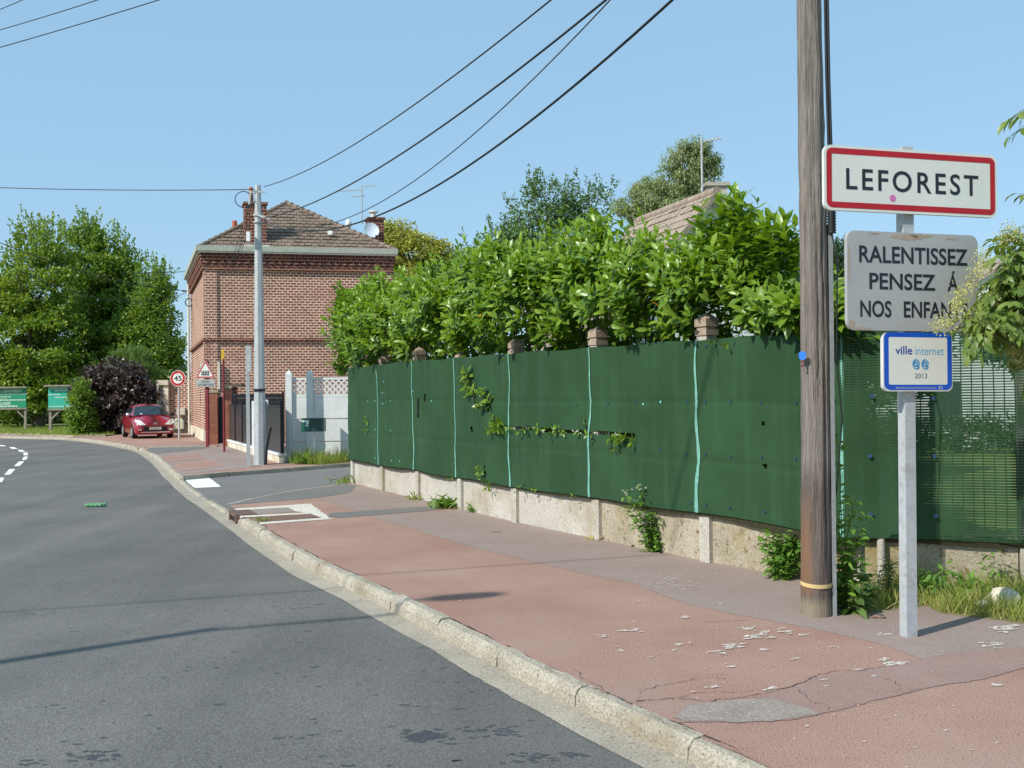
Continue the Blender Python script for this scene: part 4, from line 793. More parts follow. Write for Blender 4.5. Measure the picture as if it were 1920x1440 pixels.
for i, (a0, b0) in enumerate((((470, 366), (428, 505)), ((472, 368), (436, 500)), ((475, 372), (445, 478)), ((478, 378), (452, 470)))):
    wire(sagged(ap(*a0), np.array(D(*b0, 41.2)), .15, 14), .009, 'thin drop wire slanting from the top of the steel pole to the brick house front', group=dg)
br_c = D(349, 545, 50.8)
for px0, py0, y0, px1, py1, r, sg_, lb in ((-5, 453, 36, 349, 545, .016, .35, 'upper of the two dark cables sagging before the big tree toward the brick house'), (-5, 485, 36, 349, 549, .014, .9, 'lower of the two dark cables sagging before the big tree toward the brick house'), (225, 512, 50, 352, 509, .013, .02, 'short level wire ending high on the brick house side wall')):
    wire(sagged(np.array(D(px0, py0, y0)), np.array(D(px1, py1, 50.5)), sg_), r, lb)
for a, b, r, lb in (((-40, 31), (60, -9), .008, 'topmost wire crossing the upper left corner of the sky'), ((-40, 67), (260, -26), .009, 'middle wire crossing the upper left corner of the sky'), ((-40, 100), (420, -39), .010, 'lowest and longest wire crossing the upper left corner of the sky')):
    wire(sagged(np.array(D(*a, 16.0)), np.array(D(*b, 13.5)), .02), r * .75, lb, group='wires crossing the upper left sky')
wire(sagged(np.array(D(300, 700, 62)), np.array(D(360, 684, 62)), .03), .03, 'faint far wire in the sky gap left of the brick house')
LB = np.array([-9.97, 1.94, 0.0])
bx = thing('roadside_cable', 'heavy cable slung across the road from the wooden pole past the street lamp', 'overhead wire', (-9.5, 2.5, 0), 0)
for dy in (0,): MB().tube(sagged(np.array([-17.0, 1.3, 7.6 + dy]), np.array([WP[0], WP[1], 8.2]), .5), .014, 6).build('cable', M['cable'], bx)
# street lamp across the road, outside the picture; its arm and head throw the oval shadow on the red pavement
lp = thing('street_lamp', 'street lamp with a long arm across the road throwing the oval shadow', 'street lamp', LB)
MB().tube([(0, 0, -.12), (0, 0, 8.0)], [.09, .06], 8).build('pole', M['steel'], lp, True); MB().tube([(0, 0, 7.9), (.9, .27, 8.02), (1.75, .52, 8.05)], .035, 6).build('arm', M['steel'], lp, True)
mb = MB(); q = np.linspace(-1, 1, 9); mb.grid(np.array([[(2.0 + .36 * x, .62 + .14 * math.cos(a) * math.sqrt(max(0, 1 - x * x)) + .1 * x, 8.02 + .08 * math.sin(a) * math.sqrt(max(0, 1 - x * x))) for a in np.linspace(0, 2 * math.pi, 13)] for x in q])); mb.build('lamp_head', M['steel'], lp, True)
# ------------------------------------------------------------------ walls, gate and boxes at the corner
yW = G(542, 866)[1]; kW = yW / F
wl = thing('concrete_panel_wall', 'pale grey concrete panel wall with a pierced diamond lattice top', 'wall', G(600, 866))
X_ = lambda px: (px - 960) / F * yW
for px in (542, 581, 690, 800): mb = MB(); x = X_(px); mb.box((x, yW, 1.16), (.165, .16, 2.32)); q = [(x + a * .083, yW + b * .08, 2.32) for a, b in ((-1, -1), (1, -1), (1, 1), (-1, 1))]; mb.add(q + [(x, yW, 2.44)], [(0, 1, 4), (1, 2, 4), (2, 3, 4), (3, 0, 4)]); mb.build('post', M['concrete_pale'], wl)
for a, b in ((542, 581), (581, 690), (690, 800)):
    x0, x1 = X_(a) + .085, X_(b) - .085
    for z0, z1 in ((-.05, .515), (.545, 1.115), (1.145, 1.70)): MB().box(((x0 + x1) / 2, yW + .03, (z0 + z1) / 2), (x1 - x0, .05, z1 - z0)).box(((x0 + x1) / 2, yW + .066, (z0 + z1) / 2 + .02), (x1 - x0, .02, z1 - z0)).build('panel', M['concrete_pale'], wl)
    lt = MB(); lt.box(((x0 + x1) / 2, yW + .03, 2.19), (x1 - x0, .05, .06)); lt.box(((x0 + x1) / 2, yW + .03, 1.74), (x1 - x0, .05, .07)); zb_, zt_ = 1.775, 2.16
    for s_ in (-1, 1):
        for i in range(-4, 14):
            xa = x0 + i * .155; xb = xa + (zt_ - zb_) * s_; za, zb2 = zb_, zt_; 
            if s_ < 0: xa, xb = xa + .1, xb + .1
            def cl(xa, za, xb, zb3):
                for lo_, hi_ in ((x0, x1),):
                    if max(xa, xb) < lo_ or min(xa, xb) > hi_: return None
                    t0, t1 = 0, 1
                    if xb != xa:
                        ta, tb = sorted(((lo_ - xa) / (xb - xa), (hi_ - xa) / (xb - xa))); t0, t1 = max(0, ta), min(1, tb)
                    return (xa + (xb - xa) * t0, za + (zb3 - za) * t0, xa + (xb - xa) * t1, za + (zb3 - za) * t1) if t1 - t0 > .05 else None
            r_ = cl(xa, za, xb, zb2)
            if r_: lt.bar((r_[0], yW + .03 + s_ * .004, r_[1]), (r_[2], yW + .03 + s_ * .004, r_[3]), .04, .036)
    lt.build('lattice', M['concrete_pale'], wl)
mbx = thing('mailbox', 'dark green double mailbox on a thin post before the pale concrete wall', 'mailbox', (*G(589, 869)[:2], 0)); k = G(589, 869)[1] / F; zc = HC + (749 - 797) * k
M['mail'] = plain('mailbox_dark_green', lin(14, 56, 50), .4); M['mail2'] = plain('mailbox_green', lin(16, 92, 72), .4)
MB().box((.0, 0, zc), (42 * k, .3, 25 * k)).build('box', M['mail'], mbx, True); MB().box((-13 * k, -.153, zc), (15 * k, .008, 24 * k)).build('door', M['mail2'], mbx, True)
for x, z, a, b in ((-13.3, 7, 13, 3), (-9.5, 3, 4, 3), (-10.5, -1, 6, 2)): MB().box((x * k, -.158, zc + z * k), (a * k, .004, b * k)).build('paper_label', M['white'], mbx, True)
MB().tube([(.01, 0, 0), (.01, 0, zc - 12 * k)], .028, 8).build('post', M['edge'], mbx, True)
bA, bB = G(430, 836.5)[:2], G(529, 868)[:2]; bt = (bB - bA) / np.linalg.norm(bB - bA); bL = np.linalg.norm(bB - bA)
bf = thing('black_metal_fence', 'black panelled metal fence on a low white wall beside the brick house', 'fence', (*bA, 0))
def lb(mb, s0, s1, o0, o1, z0, z1):
    n = np.array([-bt[1], bt[0]]) * -1; P_ = lambda s, o: bA + bt * s + n * o
    return mb.hexa([(*P_(s0, o0), z0), (*P_(s1, o0), z0), (*P_(s1, o1), z0), (*P_(s0, o1), z0), (*P_(s0, o0), z1), (*P_(s1, o0), z1), (*P_(s1, o1), z1), (*P_(s0, o1), z1)])
lb(MB(), 0, bL, -.08, .08, 0, .19).build('low_wall', M['stone'], bf); lb(MB(), -.02, bL + .02, -.11, .11, .191, .25).build('wall_coping', M['white'], bf)
gp = plain('black_panel', lin(30, 34, 40), .3, spec=.6)
for s0, s1 in ((.1, 1.75), (1.85, 3.5), (3.6, 5.9), (8.0, bL)): lb(MB(), s0, s1, -.02, .02, .3, 1.44).build('panel', gp, bf); lb(MB(), s0, s1, -.03, .03, 1.45, 1.5).build('rail', M['black'], bf); lb(MB(), s0, s1, -.03, .03, .255, .3).build('rail', M['black'], bf)
for s_ in (.05, 1.8, 3.55, 7.95, bL): lb(MB(), s_ - .045, s_ + .045, -.045, .045, .252, 1.62).build('post', M['black'], bf)
for px, py, tp in ((477, 853, 752), (500, 857, 750)):
    p = G(px, py); k = p[1] / F; MB().box((*p[:2], (HC + (750 - tp) * k) / 2), (.11, .11, HC + (750 - tp) * k)).build('white_gate_post', M['white'], bf)
yb = 38.5; sb = thing('black_slat_screen', 'tall black slat screen behind the low black metal fence', 'privacy screen', (-9.6, yb, 0))
for i in range(12): MB().box(((482.5 - 960) / F * yb, yb, .09 + i * .155), (97 / F * yb, .03, .148)).build('slat', M['black'], sb)
for px in (435, 482, 530): MB().box(((px - 960) / F * yb, yb + .04, .98), (.08, .06, 1.96)).build('post', M['black'], sb)
pl = None
for px0, px1, base, tp, lbp in ((391.5, 407, 833.5, 737, 'left brick gate pillar with a grey cap beside the dark gate'), (419.5, 433, 837, 729, 'right brick gate pillar between the dark gate and the black fence')):
    p = G((px0 + px1) / 2, base); k = p[1] / F; wd_ = (px1 - px0) * k; h = HC + (751.2 - tp) * k; t = thing('gate_pillar', lbp, 'gate pillar', (p[0], p[1] + wd_ / 2, 0), R(8), group='brick gate pillars')
    MB().box((0, 0, h / 2), (wd_ * .95, wd_ * .95, h)).build('shaft', M['brick_red'], t, True); MB().box((0, 0, h + .04), (wd_ * 1.12, wd_ * 1.12, .08)).build('cap', M['concrete_old'], t, True)
p = G(413, 833); gt = thing('dark_gate', 'narrow dark gate leaf between the two brick pillars', 'gate', (p[0], p[1] + .3, 0), R(8)); MB().box((0, 0, .9), (.34, .05, 1.75)).build('leaf', M['black'], gt, True); MB().box((.12, -.035, .95), (.03, .03, .12)).build('handle', M['steel'], gt, True)
p = G(437, 724); mb = MB(); zl = HC + (751 - 724) * 39 / F; lt_ = thing('timber_lintel', 'weathered dark timber canopy beam behind the right brick pillar', 'canopy', ((438 - 960) / F * 39, 39, 0)); MB().box((0, 0, zl), (.75, .5, .10)).build('beam', M['bark'], lt_, True); MB().box((-.15, .1, zl - .4), (.45, .3, .7)).build('wall', M['brick_dark'], lt_, True); MB().box((-.15, .1, (zl - .75) / 2), (.3, .25, zl - .75)).build('pier', M['brick_dark'], lt_, True)
# annex by the far corner of the house
yA = 52.0; kA = yA / F; xa = lambda px: (px - 960) * kA; za = lambda py: HC + (752.5 - py) * kA
an = thing('brick_annex', 'low brick side wall with a white doorway left of the brick house', 'wall', (xa(337), yA, 0))
MB().box((xa(337), yA + .2, za(709) / 2), (40 * kA, .3, za(709))).build('wall', M['brick'], an); MB().box((xa(336), yA + .2, za(707.5)), (44 * kA, .4, .10)).build('coping', M['concrete_old'], an)
MB().box((xa(313), yA + .0, za(715) / 2), (9 * kA, .36, za(715))).build('door_pillar', M['stone'], an); MB().box((xa(308), yA - .05, za(718)), (21 * kA, .5, 9 * kA)).build('lintel', M['stone'], an); MB().box((xa(303.5), yA + .12, za(727) / 2), (9.5 * kA, .06, za(727))).build('door', M['white'], an); MB().box((xa(297.5), yA - .02, za(722) / 2), (3 * kA, .3, za(722))).build('door_jamb', M['cream'], an); MB().box((xa(337), yA + .02, .22), (40 * kA, .1, .44)).build('footing', M['concrete_old'], an)
for px, py0, py1, wd_, lbb in ((340.5, 767, 779, 15, 'small square beige meter box fixed on the brick annex wall'), (337, 785, 805, 18, 'larger beige utility cabinet with sloped top on the brick annex wall')):
    t = thing('meter_box', lbb, 'utility box', (xa(px), yA - .08, za(py1)), 0); h = (py1 - py0) * kA; mb = MB()
    if wd_ == 15: mb.box((0, 0, h / 2), (wd_ * kA, .22, h))
    else: mb.prism([(-.5, 0), (.5, 0), (.5, .78), (.28, 1), (-.28, 1), (-.5, .78)], lambda a, b, q: (a * wd_ * kA, q, b * h), -.18, .11)
    mb.build('cabinet', M['cream'], t, True); MB().box((0, -.115 if wd_ == 15 else -.186, h * .42), (wd_ * kA * .8, .012, h * .66)).build('door', plain('beige_door', lin(204, 196, 166), .6), t, True)
# ------------------------------------------------------------------ red car
car = thing('red_hatchback', 'small dark red hatchback parked on the pavement beside the brick house', 'car', (-16.7, 46.35, 0), R(29.6))
M['carpaint'] = plain('car_red', lin(150, 14, 44), .28, spec=.6, coat=.8); M['glass'] = plain('car_glass', lin(34, 48, 54), .08, spec=.9); M['tyre'] = plain('tyre', lin(26, 26, 28), .9); M['rim'] = plain('rim', lin(190, 192, 196), .35, metal=.6); M['lamp'] = plain('headlamp', lin(226, 228, 226), .15, spec=.8); M['chrome'] = plain('chrome', lin(214, 216, 220), .2, metal=.8)
def loft(mb, stations, closed_ends=True):
    rows = []
    for y, prof in stations: rows.append([(-x, y, z) for x, z in prof[::-1]] + [(x, y, z) for x, z in prof])
    mb.grid(np.array(rows)); mb.add(rows[0], [tuple(range(len(rows[0]) - 1, -1, -1))]); mb.add(rows[-1], [tuple(range(len(rows[-1])))])
def low(hw, zb, zt): return [(0.0, zt), (.55 * hw, zt - .008), (.86 * hw, zt - .04), (.97 * hw, zt - .13), (hw, zt - .26), (hw, (zb + zt) / 2 - .06), (.985 * hw, zb + .12), (.93 * hw, zb), (.0, zb)]
mb = MB(); loft(mb, [(y, low(*q)) for y, q in ((-1.97, (.68, .24, .58)), (-1.95, (.74, .21, .67)), (-1.88, (.80, .18, .75)), (-1.72, (.84, .18, .83)), (-1.4, (.86, .18, .92)), (-1.0, (.865, .18, 1.0)), (-.4, (.865, .18, 1.02)), (.5, (.865, .18, 1.04)), (1.3, (.86, .18, 1.06)), (1.7, (.83, .2, 1.05)), (1.9, (.76, .24, .98)), (1.96, (.66, .28, .85)))])
body = mb.build('body', M['carpaint'], car, True)
def cab(zr, wr, wb, zb): return [(0, zr), (.6 * wr, zr - .012), (.92 * wr, zr - .05), (wr, zr - .10), (wb, zb)]
CS = [(-1.08, .995, .78, .80, .99), (-.72, 1.25, .70, .83, 1.0), (-.35, 1.46, .63, .845, 1.0), (.1, 1.52, .62, .845, 1.0), (.8, 1.50, .62, .84, 1.0), (1.35, 1.42, .62, .83, 1.0), (1.72, 1.20, .66, .80, 1.0), (1.88, 1.02, .70, .76, .99)]
mb = MB(); loft(mb, [(y, cab(*q)) for y, *q in CS]); mb.build('roof', M['carpaint'], car, True)
def cabp(y, t, out=.008):   # a point on the side glass
    zr, wr, wb, zb = [np.interp(y, [c[0] for c in CS], [c[i] for c in CS]) for i in (1, 2, 3, 4)]; z0 = zr - .10; return (wb + (wr - wb) * t + out, y, zb + (z0 - zb) * t)
mb = MB(); mb.grid(np.array([[(x * (wr * .96), y - .022, zr - .045 * abs(x) ** 3 + .012) for x in np.linspace(-1, 1, 9)] for y, zr, wr in ((-1.03, 1.03, .80), (-.70, 1.255, .72), (-.40, 1.43, .64))])); mb.build('windscreen', M['glass'], car, True)
for sgn in (-1, 1):
    for y0, y1 in ((-.75, .12), (.20, .95), (1.02, 1.35)):
        mb = MB(); P_ = np.array([[cabp(y, t) for t in (.08, .94)] for y in np.linspace(y0, y1, 6)]); P_[..., 0] *= sgn
        if y0 < -.5: P_[0, 1] = P_[0, 0] * .0 + np.array([sgn * cabp(-.62, .3)[0], -.62, cabp(-.62, .3)[2]])
        mb.grid(P_, smooth=False); mb.build('side_window', M['glass'], car, True)
    for y in (-1.24, 1.24):
        wh = MB(); wh.tube([(sgn * .66, y, .30), (sgn * .68, y, .30), (sgn * .84, y, .30), (sgn * .872, y, .30)], [.26, .30, .30, .27], 22); w_ = wh.build('wheel', M['tyre'], car, True)
        rm = MB(); rm.prism([(.19 * math.cos(a), .19 * math.sin(a)) for a in np.linspace(0, 6.283, 21)[:-1]], lambda a, b, q: (sgn * (.872 + q), y + a, .30 + b), 0, .008); rm.build('rim', M['rim'], w_, True)
        ar = MB(); ar.prism([(.345 * math.cos(a), .345 * math.sin(a)) for a in np.linspace(-.35, 3.5, 16)], lambda a, b, q: (sgn * (.80 + q), y + a, .30 + b), 0, .064); ar.build('wheel_arch', M['tyre'], car, True)
    hl = MB(); hp = [(.40, -2.0, .62), (.64, -1.985, .60), (.80, -1.90, .70), (.835, -1.76, .80), (.80, -1.70, .85), (.60, -1.90, .80)]; nh_ = len(hp)
    hl.add([(sgn * x, y, z) for x, y, z in hp] + [(sgn * x * .94, y + .16, z - .05) for x, y, z in hp], [tuple(range(nh_)), tuple(range(2 * nh_ - 1, nh_ - 1, -1))] + [(i, (i + 1) % nh_, nh_ + (i + 1) % nh_, nh_ + i) for i in range(nh_)]); hl.build('headlight', M['lamp'], car, True)
    MB().box((sgn * .64, -1.97, .40), (.13, .06, .08)).build('fog_light', M['chrome'], car, True)
    mi = MB(); mi.tube([(sgn * .84, -.78, 1.02), (sgn * .92, -.80, 1.05), (sgn * 1.0, -.80, 1.06), (sgn * 1.03, -.80, 1.06)], [.03, .075, .085, .05], 8); mi.build('wing_mirror', M['tyre'] if sgn > 0 else M['chrome'], car, True)
MB().prism([(-.40, .34), (.40, .34), (.46, .44), (.40, .53), (-.40, .53), (-.46, .44)], lambda a, b, q: (a * 1.12, -1.99 + q + a * a * .10, b), -.02, .06).build('grille', M['tyre'], car, True)
np_ = MB().box((0, -2.02, .45), (.50, .02, .11)).build('number_plate', M['sign_white'], car, True); text_mb('BT-856-WT', .07, .40, .008, None, 0, .45, -2.0315).build('lettering', M['ink'], np_, True)
em = MB()
for dz in (0, .05):
    for sgn in (-1, 1): em.bar((0, -1.985 + .04 * (dz > 0), .66 + dz), (sgn * .08, -1.985 + .04 * (dz > 0), .62 + dz), .03, .025)
em.build('emblem', M['chrome'], car, True)
MB().box((0, -1.965, .285), (1.2, .06, .035)).build('bumper_trim', M['chrome'], car, True); MB().tube([(.35, 1.0, 1.5), (.36, 1.3, 1.72)], .008, 5).build('aerial', M['black'], car, True)
MB().box((-.42, -.97, 1.09), (.08, .004, .07), Matrix.Rotation(R(-55), 3, 'X')).build('windscreen_sticker', M['white'], car, True)
# ------------------------------------------------------------------ billboards on the lawn
M['bill'] = plain('billboard_green', lin(22, 140, 100), .5); M['bill2'] = plain('billboard_turquoise', lin(50, 172, 148), .5)
def billboard(px0, px1, yb_, yt, base, post_px, mt, lab, lines):
    p = G(post_px, base, .05); y = p[1]; k = y / F; x0, x1 = (px0 - 960) * k, (px1 - 960) * k; z0, z1 = HC + (754.8 - yb_) * k, HC + (754.8 - yt) * k; xm = (x0 + x1) / 2
    t = thing('wooden_billboard', lab, 'billboard', (xm, y, .05)); pn = MB().box((xm, y - .06, (z0 + z1) / 2), (x1 - x0, .05, z1 - z0)).build('panel', mt, t)
    MB().box((xm, y - .1, z1 + .06), (x1 - x0 + .25, .5, .09)).build('roof_board', M['timber'], t); MB().box((xm, y - .08, z0 - .06), (x1 - x0 + .06, .12, .1)).build('lower_beam', M['timber'], t)
    for s_, x in ((1, x0 + .08), (-1, x1 - .08)):
        MB().box((x, y, z0 / 2), (.13, .13, z0 + .2)).build('post', M['timber'], t); MB().bar((x, y - .02, z0 * .5), (x + s_ * .62, y - .02, z0 - .05), .08, .08).build('brace', M['timber'], t)
    for body_, cap, wd_, xo, zo in lines:
        if body_: m = text_mb(body_, cap, wd_, .02, None, xm + xo, z0 + zo, y - .087)
        else:
            m = MB(); a = -wd_ / 2
            while a < wd_ / 2: l = .06 + .16 * rng.random(); m.box((xm + xo + a + l / 2, y - .0875, z0 + zo), (l, .003, cap * (.7 + .3 * rng.random()))); a += l + .035
        m.build('lettering' if body_ else 'small_print', M['sign_white'], pn)
billboard(-46, 50, 764, 728, 805, 47.5, M['bill'], 'green wooden billboard welcoming to Leforest at the left edge of the lawn', (('BIENVENUE A LEFOREST', .15, 2.9, -.15, 1.0), (None, .05, 2.9, .1, .82), (None, .06, 1.3, -.05, .66), (None, .02, .9, -.1, .57), (None, .07, 2.7, .05, .46), ('LEFOREST LAND', .17, 1.7, -.25, .26), (None, .08, 2.2, -.1, .09)))
billboard(91.5, 160, 766.5, 726, 808, 93.5, M['bill2'], 'turquoise wooden billboard half hidden by the green shrub', ((None, .09, 1.25, -.35, 1.13), (None, .07, .9, -.2, 1.0), (None, .05, .55, -.75, .78), (None, .05, .7, -.3, .62), (None, .05, 1.8, -.1, .12)))
# ------------------------------------------------------------------ trees and shrubs
def lob(y, lst, dz=1.0): return [(*D(px, py, y), rx * y / F, rx * y / F * dz, ry * y / F) for px, py, rx, ry in lst]
def tree(name, label, cat, base, lobes, mt, n_cl, per, cr, ll, lw, tr_r=.2, outer=.5, top=None, limbs=14, group=None, shape='kite', droop=0.0, bark=None, curl=.15, upd=0.0, tips=0, tipl=1.2):
    t = thing(name, label, cat, (base[0], base[1], base[2]), 0, group); pos, d, nrm, L, W_, cc = crown(lobes, n_cl, per, cr, ll, lw, outer)
    if tips:
        lb_ = np.array(lobes); k_ = rng.integers(0, len(lb_), tips); q_ = rdirs(tips); q_[:, 2] = np.abs(q_[:, 2]) * 1.1 + .1; q_ /= np.linalg.norm(q_, axis=1, keepdims=True); st_ = lb_[k_, :3] + q_ * lb_[k_, 3:] * .93; ax_ = q_ * .7 + [0, 0, .75]; m_ = 34
        f_ = np.tile(np.linspace(0, 1, m_), tips); i_ = np.repeat(np.arange(tips), m_); ln_t = (tipl * (.5 + .8 * rng.random(tips)))[i_]; pt_ = st_[i_] + ax_[i_] * (f_ * ln_t)[:, None] + rng.normal(size=(len(i_), 3)) * (tipl * .17 * (1.05 - f_))[:, None]
        pos = np.concatenate([pos, pt_]); d = np.concatenate([d, rdirs(len(i_)) * .8 + ax_[i_] * .6]); nrm = np.concatenate([nrm, rdirs(len(i_)) + [0, 0, .6]]); L = np.concatenate([L, ll * (.5 + .5 * rng.random(len(i_)))]); W_ = np.concatenate([W_, lw * (.5 + .5 * rng.random(len(i_)))])
    d = d + np.array([0, 0, -droop + upd]); leaf_mesh('crown', pos, d, nrm, L, W_, mt, t, shape, curl)
    top = np.array(top if top is not None else np.mean([l[:3] for l in lobes], 0)); trunk('trunk', base, top, tr_r, cc[rng.choice(len(cc), min(limbs, len(cc)), replace=False)], bark or M['bark'], t); return t
M['lf_maple'] = leafmat('maple_leaf', lin(96, 126, 40), lin(142, 164, 62), rough=.5, trans=.3); M['lf_maple2'] = leafmat('maple_leaf_b', lin(90, 122, 46), lin(132, 158, 68), rough=.5, trans=.3)
M['lf_purple'] = leafmat('purple_leaf', lin(66, 56, 52), lin(100, 88, 82), rough=.32, trans=.12, tcol=(1.5, .7, .7, 1)); M['lf_shrub'] = leafmat('shrub_leaf', lin(84, 116, 40), lin(128, 158, 60), rough=.5)
M['lf_feather'] = leafmat('feathery_leaf', lin(84, 112, 52), lin(116, 142, 72), rough=.6, trans=.25); M['lf_dark'] = leafmat('dark_hedge_leaf', lin(44, 62, 30), lin(66, 86, 42), rough=.5, trans=.15)
M['lf_yellow'] = leafmat('yellow_leaf', lin(148, 156, 62), lin(186, 186, 96), rough=.55, trans=.3, tcol=(1.4, 1.3, .7, 1)); M['lf_cherry'] = leafmat('cherry_leaf', lin(72, 102, 50), lin(108, 136, 74), rough=.45, trans=.22); M['lf_birch'] = leafmat('birch_leaf', lin(112, 128, 80), lin(146, 158, 108), rough=.5, trans=.28)
yT = 66
tree('broadleaf_tree', 'large leafy green tree behind the billboard at the far left', 'tree', (*D(70, 800, yT)[:2], 0), lob(yT, [(a_ + 0, b_ + 42, c_, e_) for a_, b_, c_, e_ in [(75, 500, 62, 82), (88, 452, 38, 40), (62, 470, 30, 42), (10, 590, 85, 110), (75, 620, 85, 100), (40, 690, 90, 60), (-30, 560, 60, 90), (15, 500, 38, 40), (105, 560, 40, 60), (-60, 640, 70, 90), (45, 425, 5, 26), (62, 422, 6, 26), (74, 428, 10, 24), (92, 428, 6, 24), (108, 455, 6, 26), (28, 460, 8, 24), (60, 690, 90, 26), (130, 685, 60, 24)]]), M['lf_maple'], 480, 96, .42, .23, .18, .4, group='tall trees behind the lawn', upd=.3, tips=190, tipl=1.15)
yT = 71
tree('broadleaf_tree', 'tallest leafy green tree, behind the dark purple shrub', 'tree', (*D(190, 800, yT)[:2], 0), lob(yT, [(a_ + 0, b_ + 42, c_, e_) for a_, b_, c_, e_ in [(165, 450, 30, 46), (150, 480, 30, 45), (190, 500, 62, 75), (212, 470, 40, 40), (230, 470, 26, 34), (180, 590, 88, 90), (265, 560, 55, 60), (150, 680, 80, 55), (240, 660, 75, 60), (200, 560, 70, 70), (135, 425, 6, 24), (164, 412, 7, 26), (177, 420, 7, 24), (150, 428, 6, 26), (194, 445, 6, 24), (218, 438, 6, 20), (234, 448, 6, 22)]]), M['lf_maple2'], 520, 96, .42, .24, .19, .45, group='tall trees behind the lawn', upd=.3, tips=190, tipl=1.15)
yT = 68
tree('broadleaf_tree', 'darker spreading tree standing left of the brick house', 'tree', (*D(285, 800, yT)[:2], 0), lob(yT, [(a_ + 0, b_ + 42, c_, e_) for a_, b_, c_, e_ in [(295, 545, 34, 40), (285, 505, 26, 22), (290, 600, 48, 45), (300, 650, 46, 36), (270, 680, 50, 40), (318, 625, 22, 40), (250, 600, 40, 60), (300, 500, 8, 16), (283, 498, 8, 14)]]), M['lf_maple2'], 260, 90, .38, .23, .18, .3, tips=110, tipl=1.1, group='tall trees behind the lawn')
yT = 52
tree('purple_shrub', 'dark purple leaved rounded shrub behind the red car', 'shrub', (*D(222, 808, yT)[:2], 0), lob(yT, [(215, 745, 68, 52), (258, 752, 42, 46), (195, 770, 45, 38), (225, 702, 38, 24), (235, 785, 62, 26), (178, 728, 26, 36)]), M['lf_purple'], 360, 40, .24, .20, .16, .08, outer=.62)
tree('green_shrub', 'bright green shrub overlapping the end of the turquoise billboard', 'shrub', (*D(162, 814, 50)[:2], 0), lob(50, [(152, 768, 20, 40), (145, 790, 18, 24), (160, 802, 20, 12), (156, 738, 12, 26), (158, 780, 16, 28)]), M['lf_shrub'], 170, 40, .2, .15, .09, .06, outer=.55)
tree('feathery_shrub', 'light green feathery shrub rising above the dark purple shrub', 'shrub', (*D(250, 806, 56)[:2], 0), lob(56, [(245, 692, 34, 34), (225, 690, 22, 24), (262, 682, 16, 26), (292, 715, 16, 34), (205, 700, 20, 20)]), M['lf_feather'], 190, 60, .2, .3, .03, .06, outer=.3, upd=1.1, shape='blade')
tree('dark_hedge', 'dark trimmed hedge in the shade behind the billboards', 'hedge', (*D(40, 800, 74)[:2], 0), [(*D(px, 783, 76), 1.6, 1.0, 1.05) for px in range(-130, 160, 22)], M['lf_dark'], 380, 40, .3, .24, .16, .06, outer=.6)
fh = thing('far_house', 'distant pale house glimpsed under the trees behind the billboards', 'house', (*D(60, 780, 105)[:2], 0)); yh = 105; kh = yh / F
MB().box((*D(40, 780, yh)[:2], 1.9), (9, 5, 3.8)).build('wall', M['cream'], fh)
for px in (20, 52, 74): MB().box((D(px, 770, yh)[0], yh - 2.52, 1.5), (.9, .06, 1.3)).build('window', plain('far_window', lin(70, 84, 96), .2), fh)
MB().box((D(20, 770, yh)[0] + .0, yh - 2.55, 2.7), (2.4, .08, .8)).build('shutter_band', plain('far_red', lin(150, 66, 56), .7), fh)
c0 = D(40, 780, yh); MB().add([(c0[0] - 4.9, yh - 2.9, 3.7), (c0[0] + 4.9, yh - 2.9, 3.7), (c0[0] + 4.9, yh + 2.9, 3.7), (c0[0] - 4.9, yh + 2.9, 3.7), (c0[0] - 4.9, yh, 5.6), (c0[0] + 4.9, yh, 5.6)], [(0, 1, 5, 4), (2, 3, 4, 5), (0, 4, 3), (1, 2, 5)]).build('roof', M['tile'], fh)
p = G(206, 809); pt = thing('dark_planter', 'dark planter box with a dry plant between the shrubs and the car', 'planter', (*p[:2], 0)); mb = MB(); mb.hexa([(-.42, -.25, 0), (.42, -.25, 0), (.42, .25, 0), (-.42, .25, 0), (-.5, -.3, .38), (.5, -.3, .38), (.5, .3, .38), (-.5, .3, .38)]); mb.build('box', M['black'], pt, True)
n = 260; q = np.c_[rng.uniform(-.45, .45, n), rng.uniform(-.22, .22, n), np.full(n, .36)] + p; leaf_mesh('foliage', q, rdirs(n) * .7 + [0, 0, 1], rdirs(n), .28, .05, leafmat('dry_leaf', lin(130, 116, 60), lin(150, 140, 80)), pt, 'blade')
# trees beyond the laurel
yT = 58
tree('yellow_green_tree', 'yellowish green tree behind the brick house roof', 'tree', (*D(790, 740, yT)[:2], 0), lob(yT, [(742, 448, 36, 28), (770, 480, 55, 42), (822, 482, 30, 26), (836, 512, 28, 34), (790, 540, 62, 48), (720, 445, 26, 22), (770, 455, 24, 18)]), M['lf_yellow'], 300, 90, .32, .17, .13, .3, outer=.6)
yT = 36
tree('cherry_tree', 'dark green loosely branched tree behind the laurel hedge', 'tree', (*D(1030, 740, yT)[:2], 0), lob(yT, [(a_, b_ + 36, c_, e_) for a_, b_, c_, e_ in [(1030, 420, 105, 68), (960, 440, 60, 52), (985, 375, 34, 34), (1050, 365, 40, 36), (1105, 372, 36, 36), (1115, 430, 45, 44), (925, 470, 36, 28), (1000, 350, 16, 24), (1060, 340, 14, 22), (1138, 352, 12, 18), (900, 455, 30, 18), (1000, 470, 90, 50)]]), M['lf_cherry'], 360, 36, .24, .15, .08, .2, tips=130, tipl=.6, outer=.35, droop=.35, limbs=40)
yT = 42
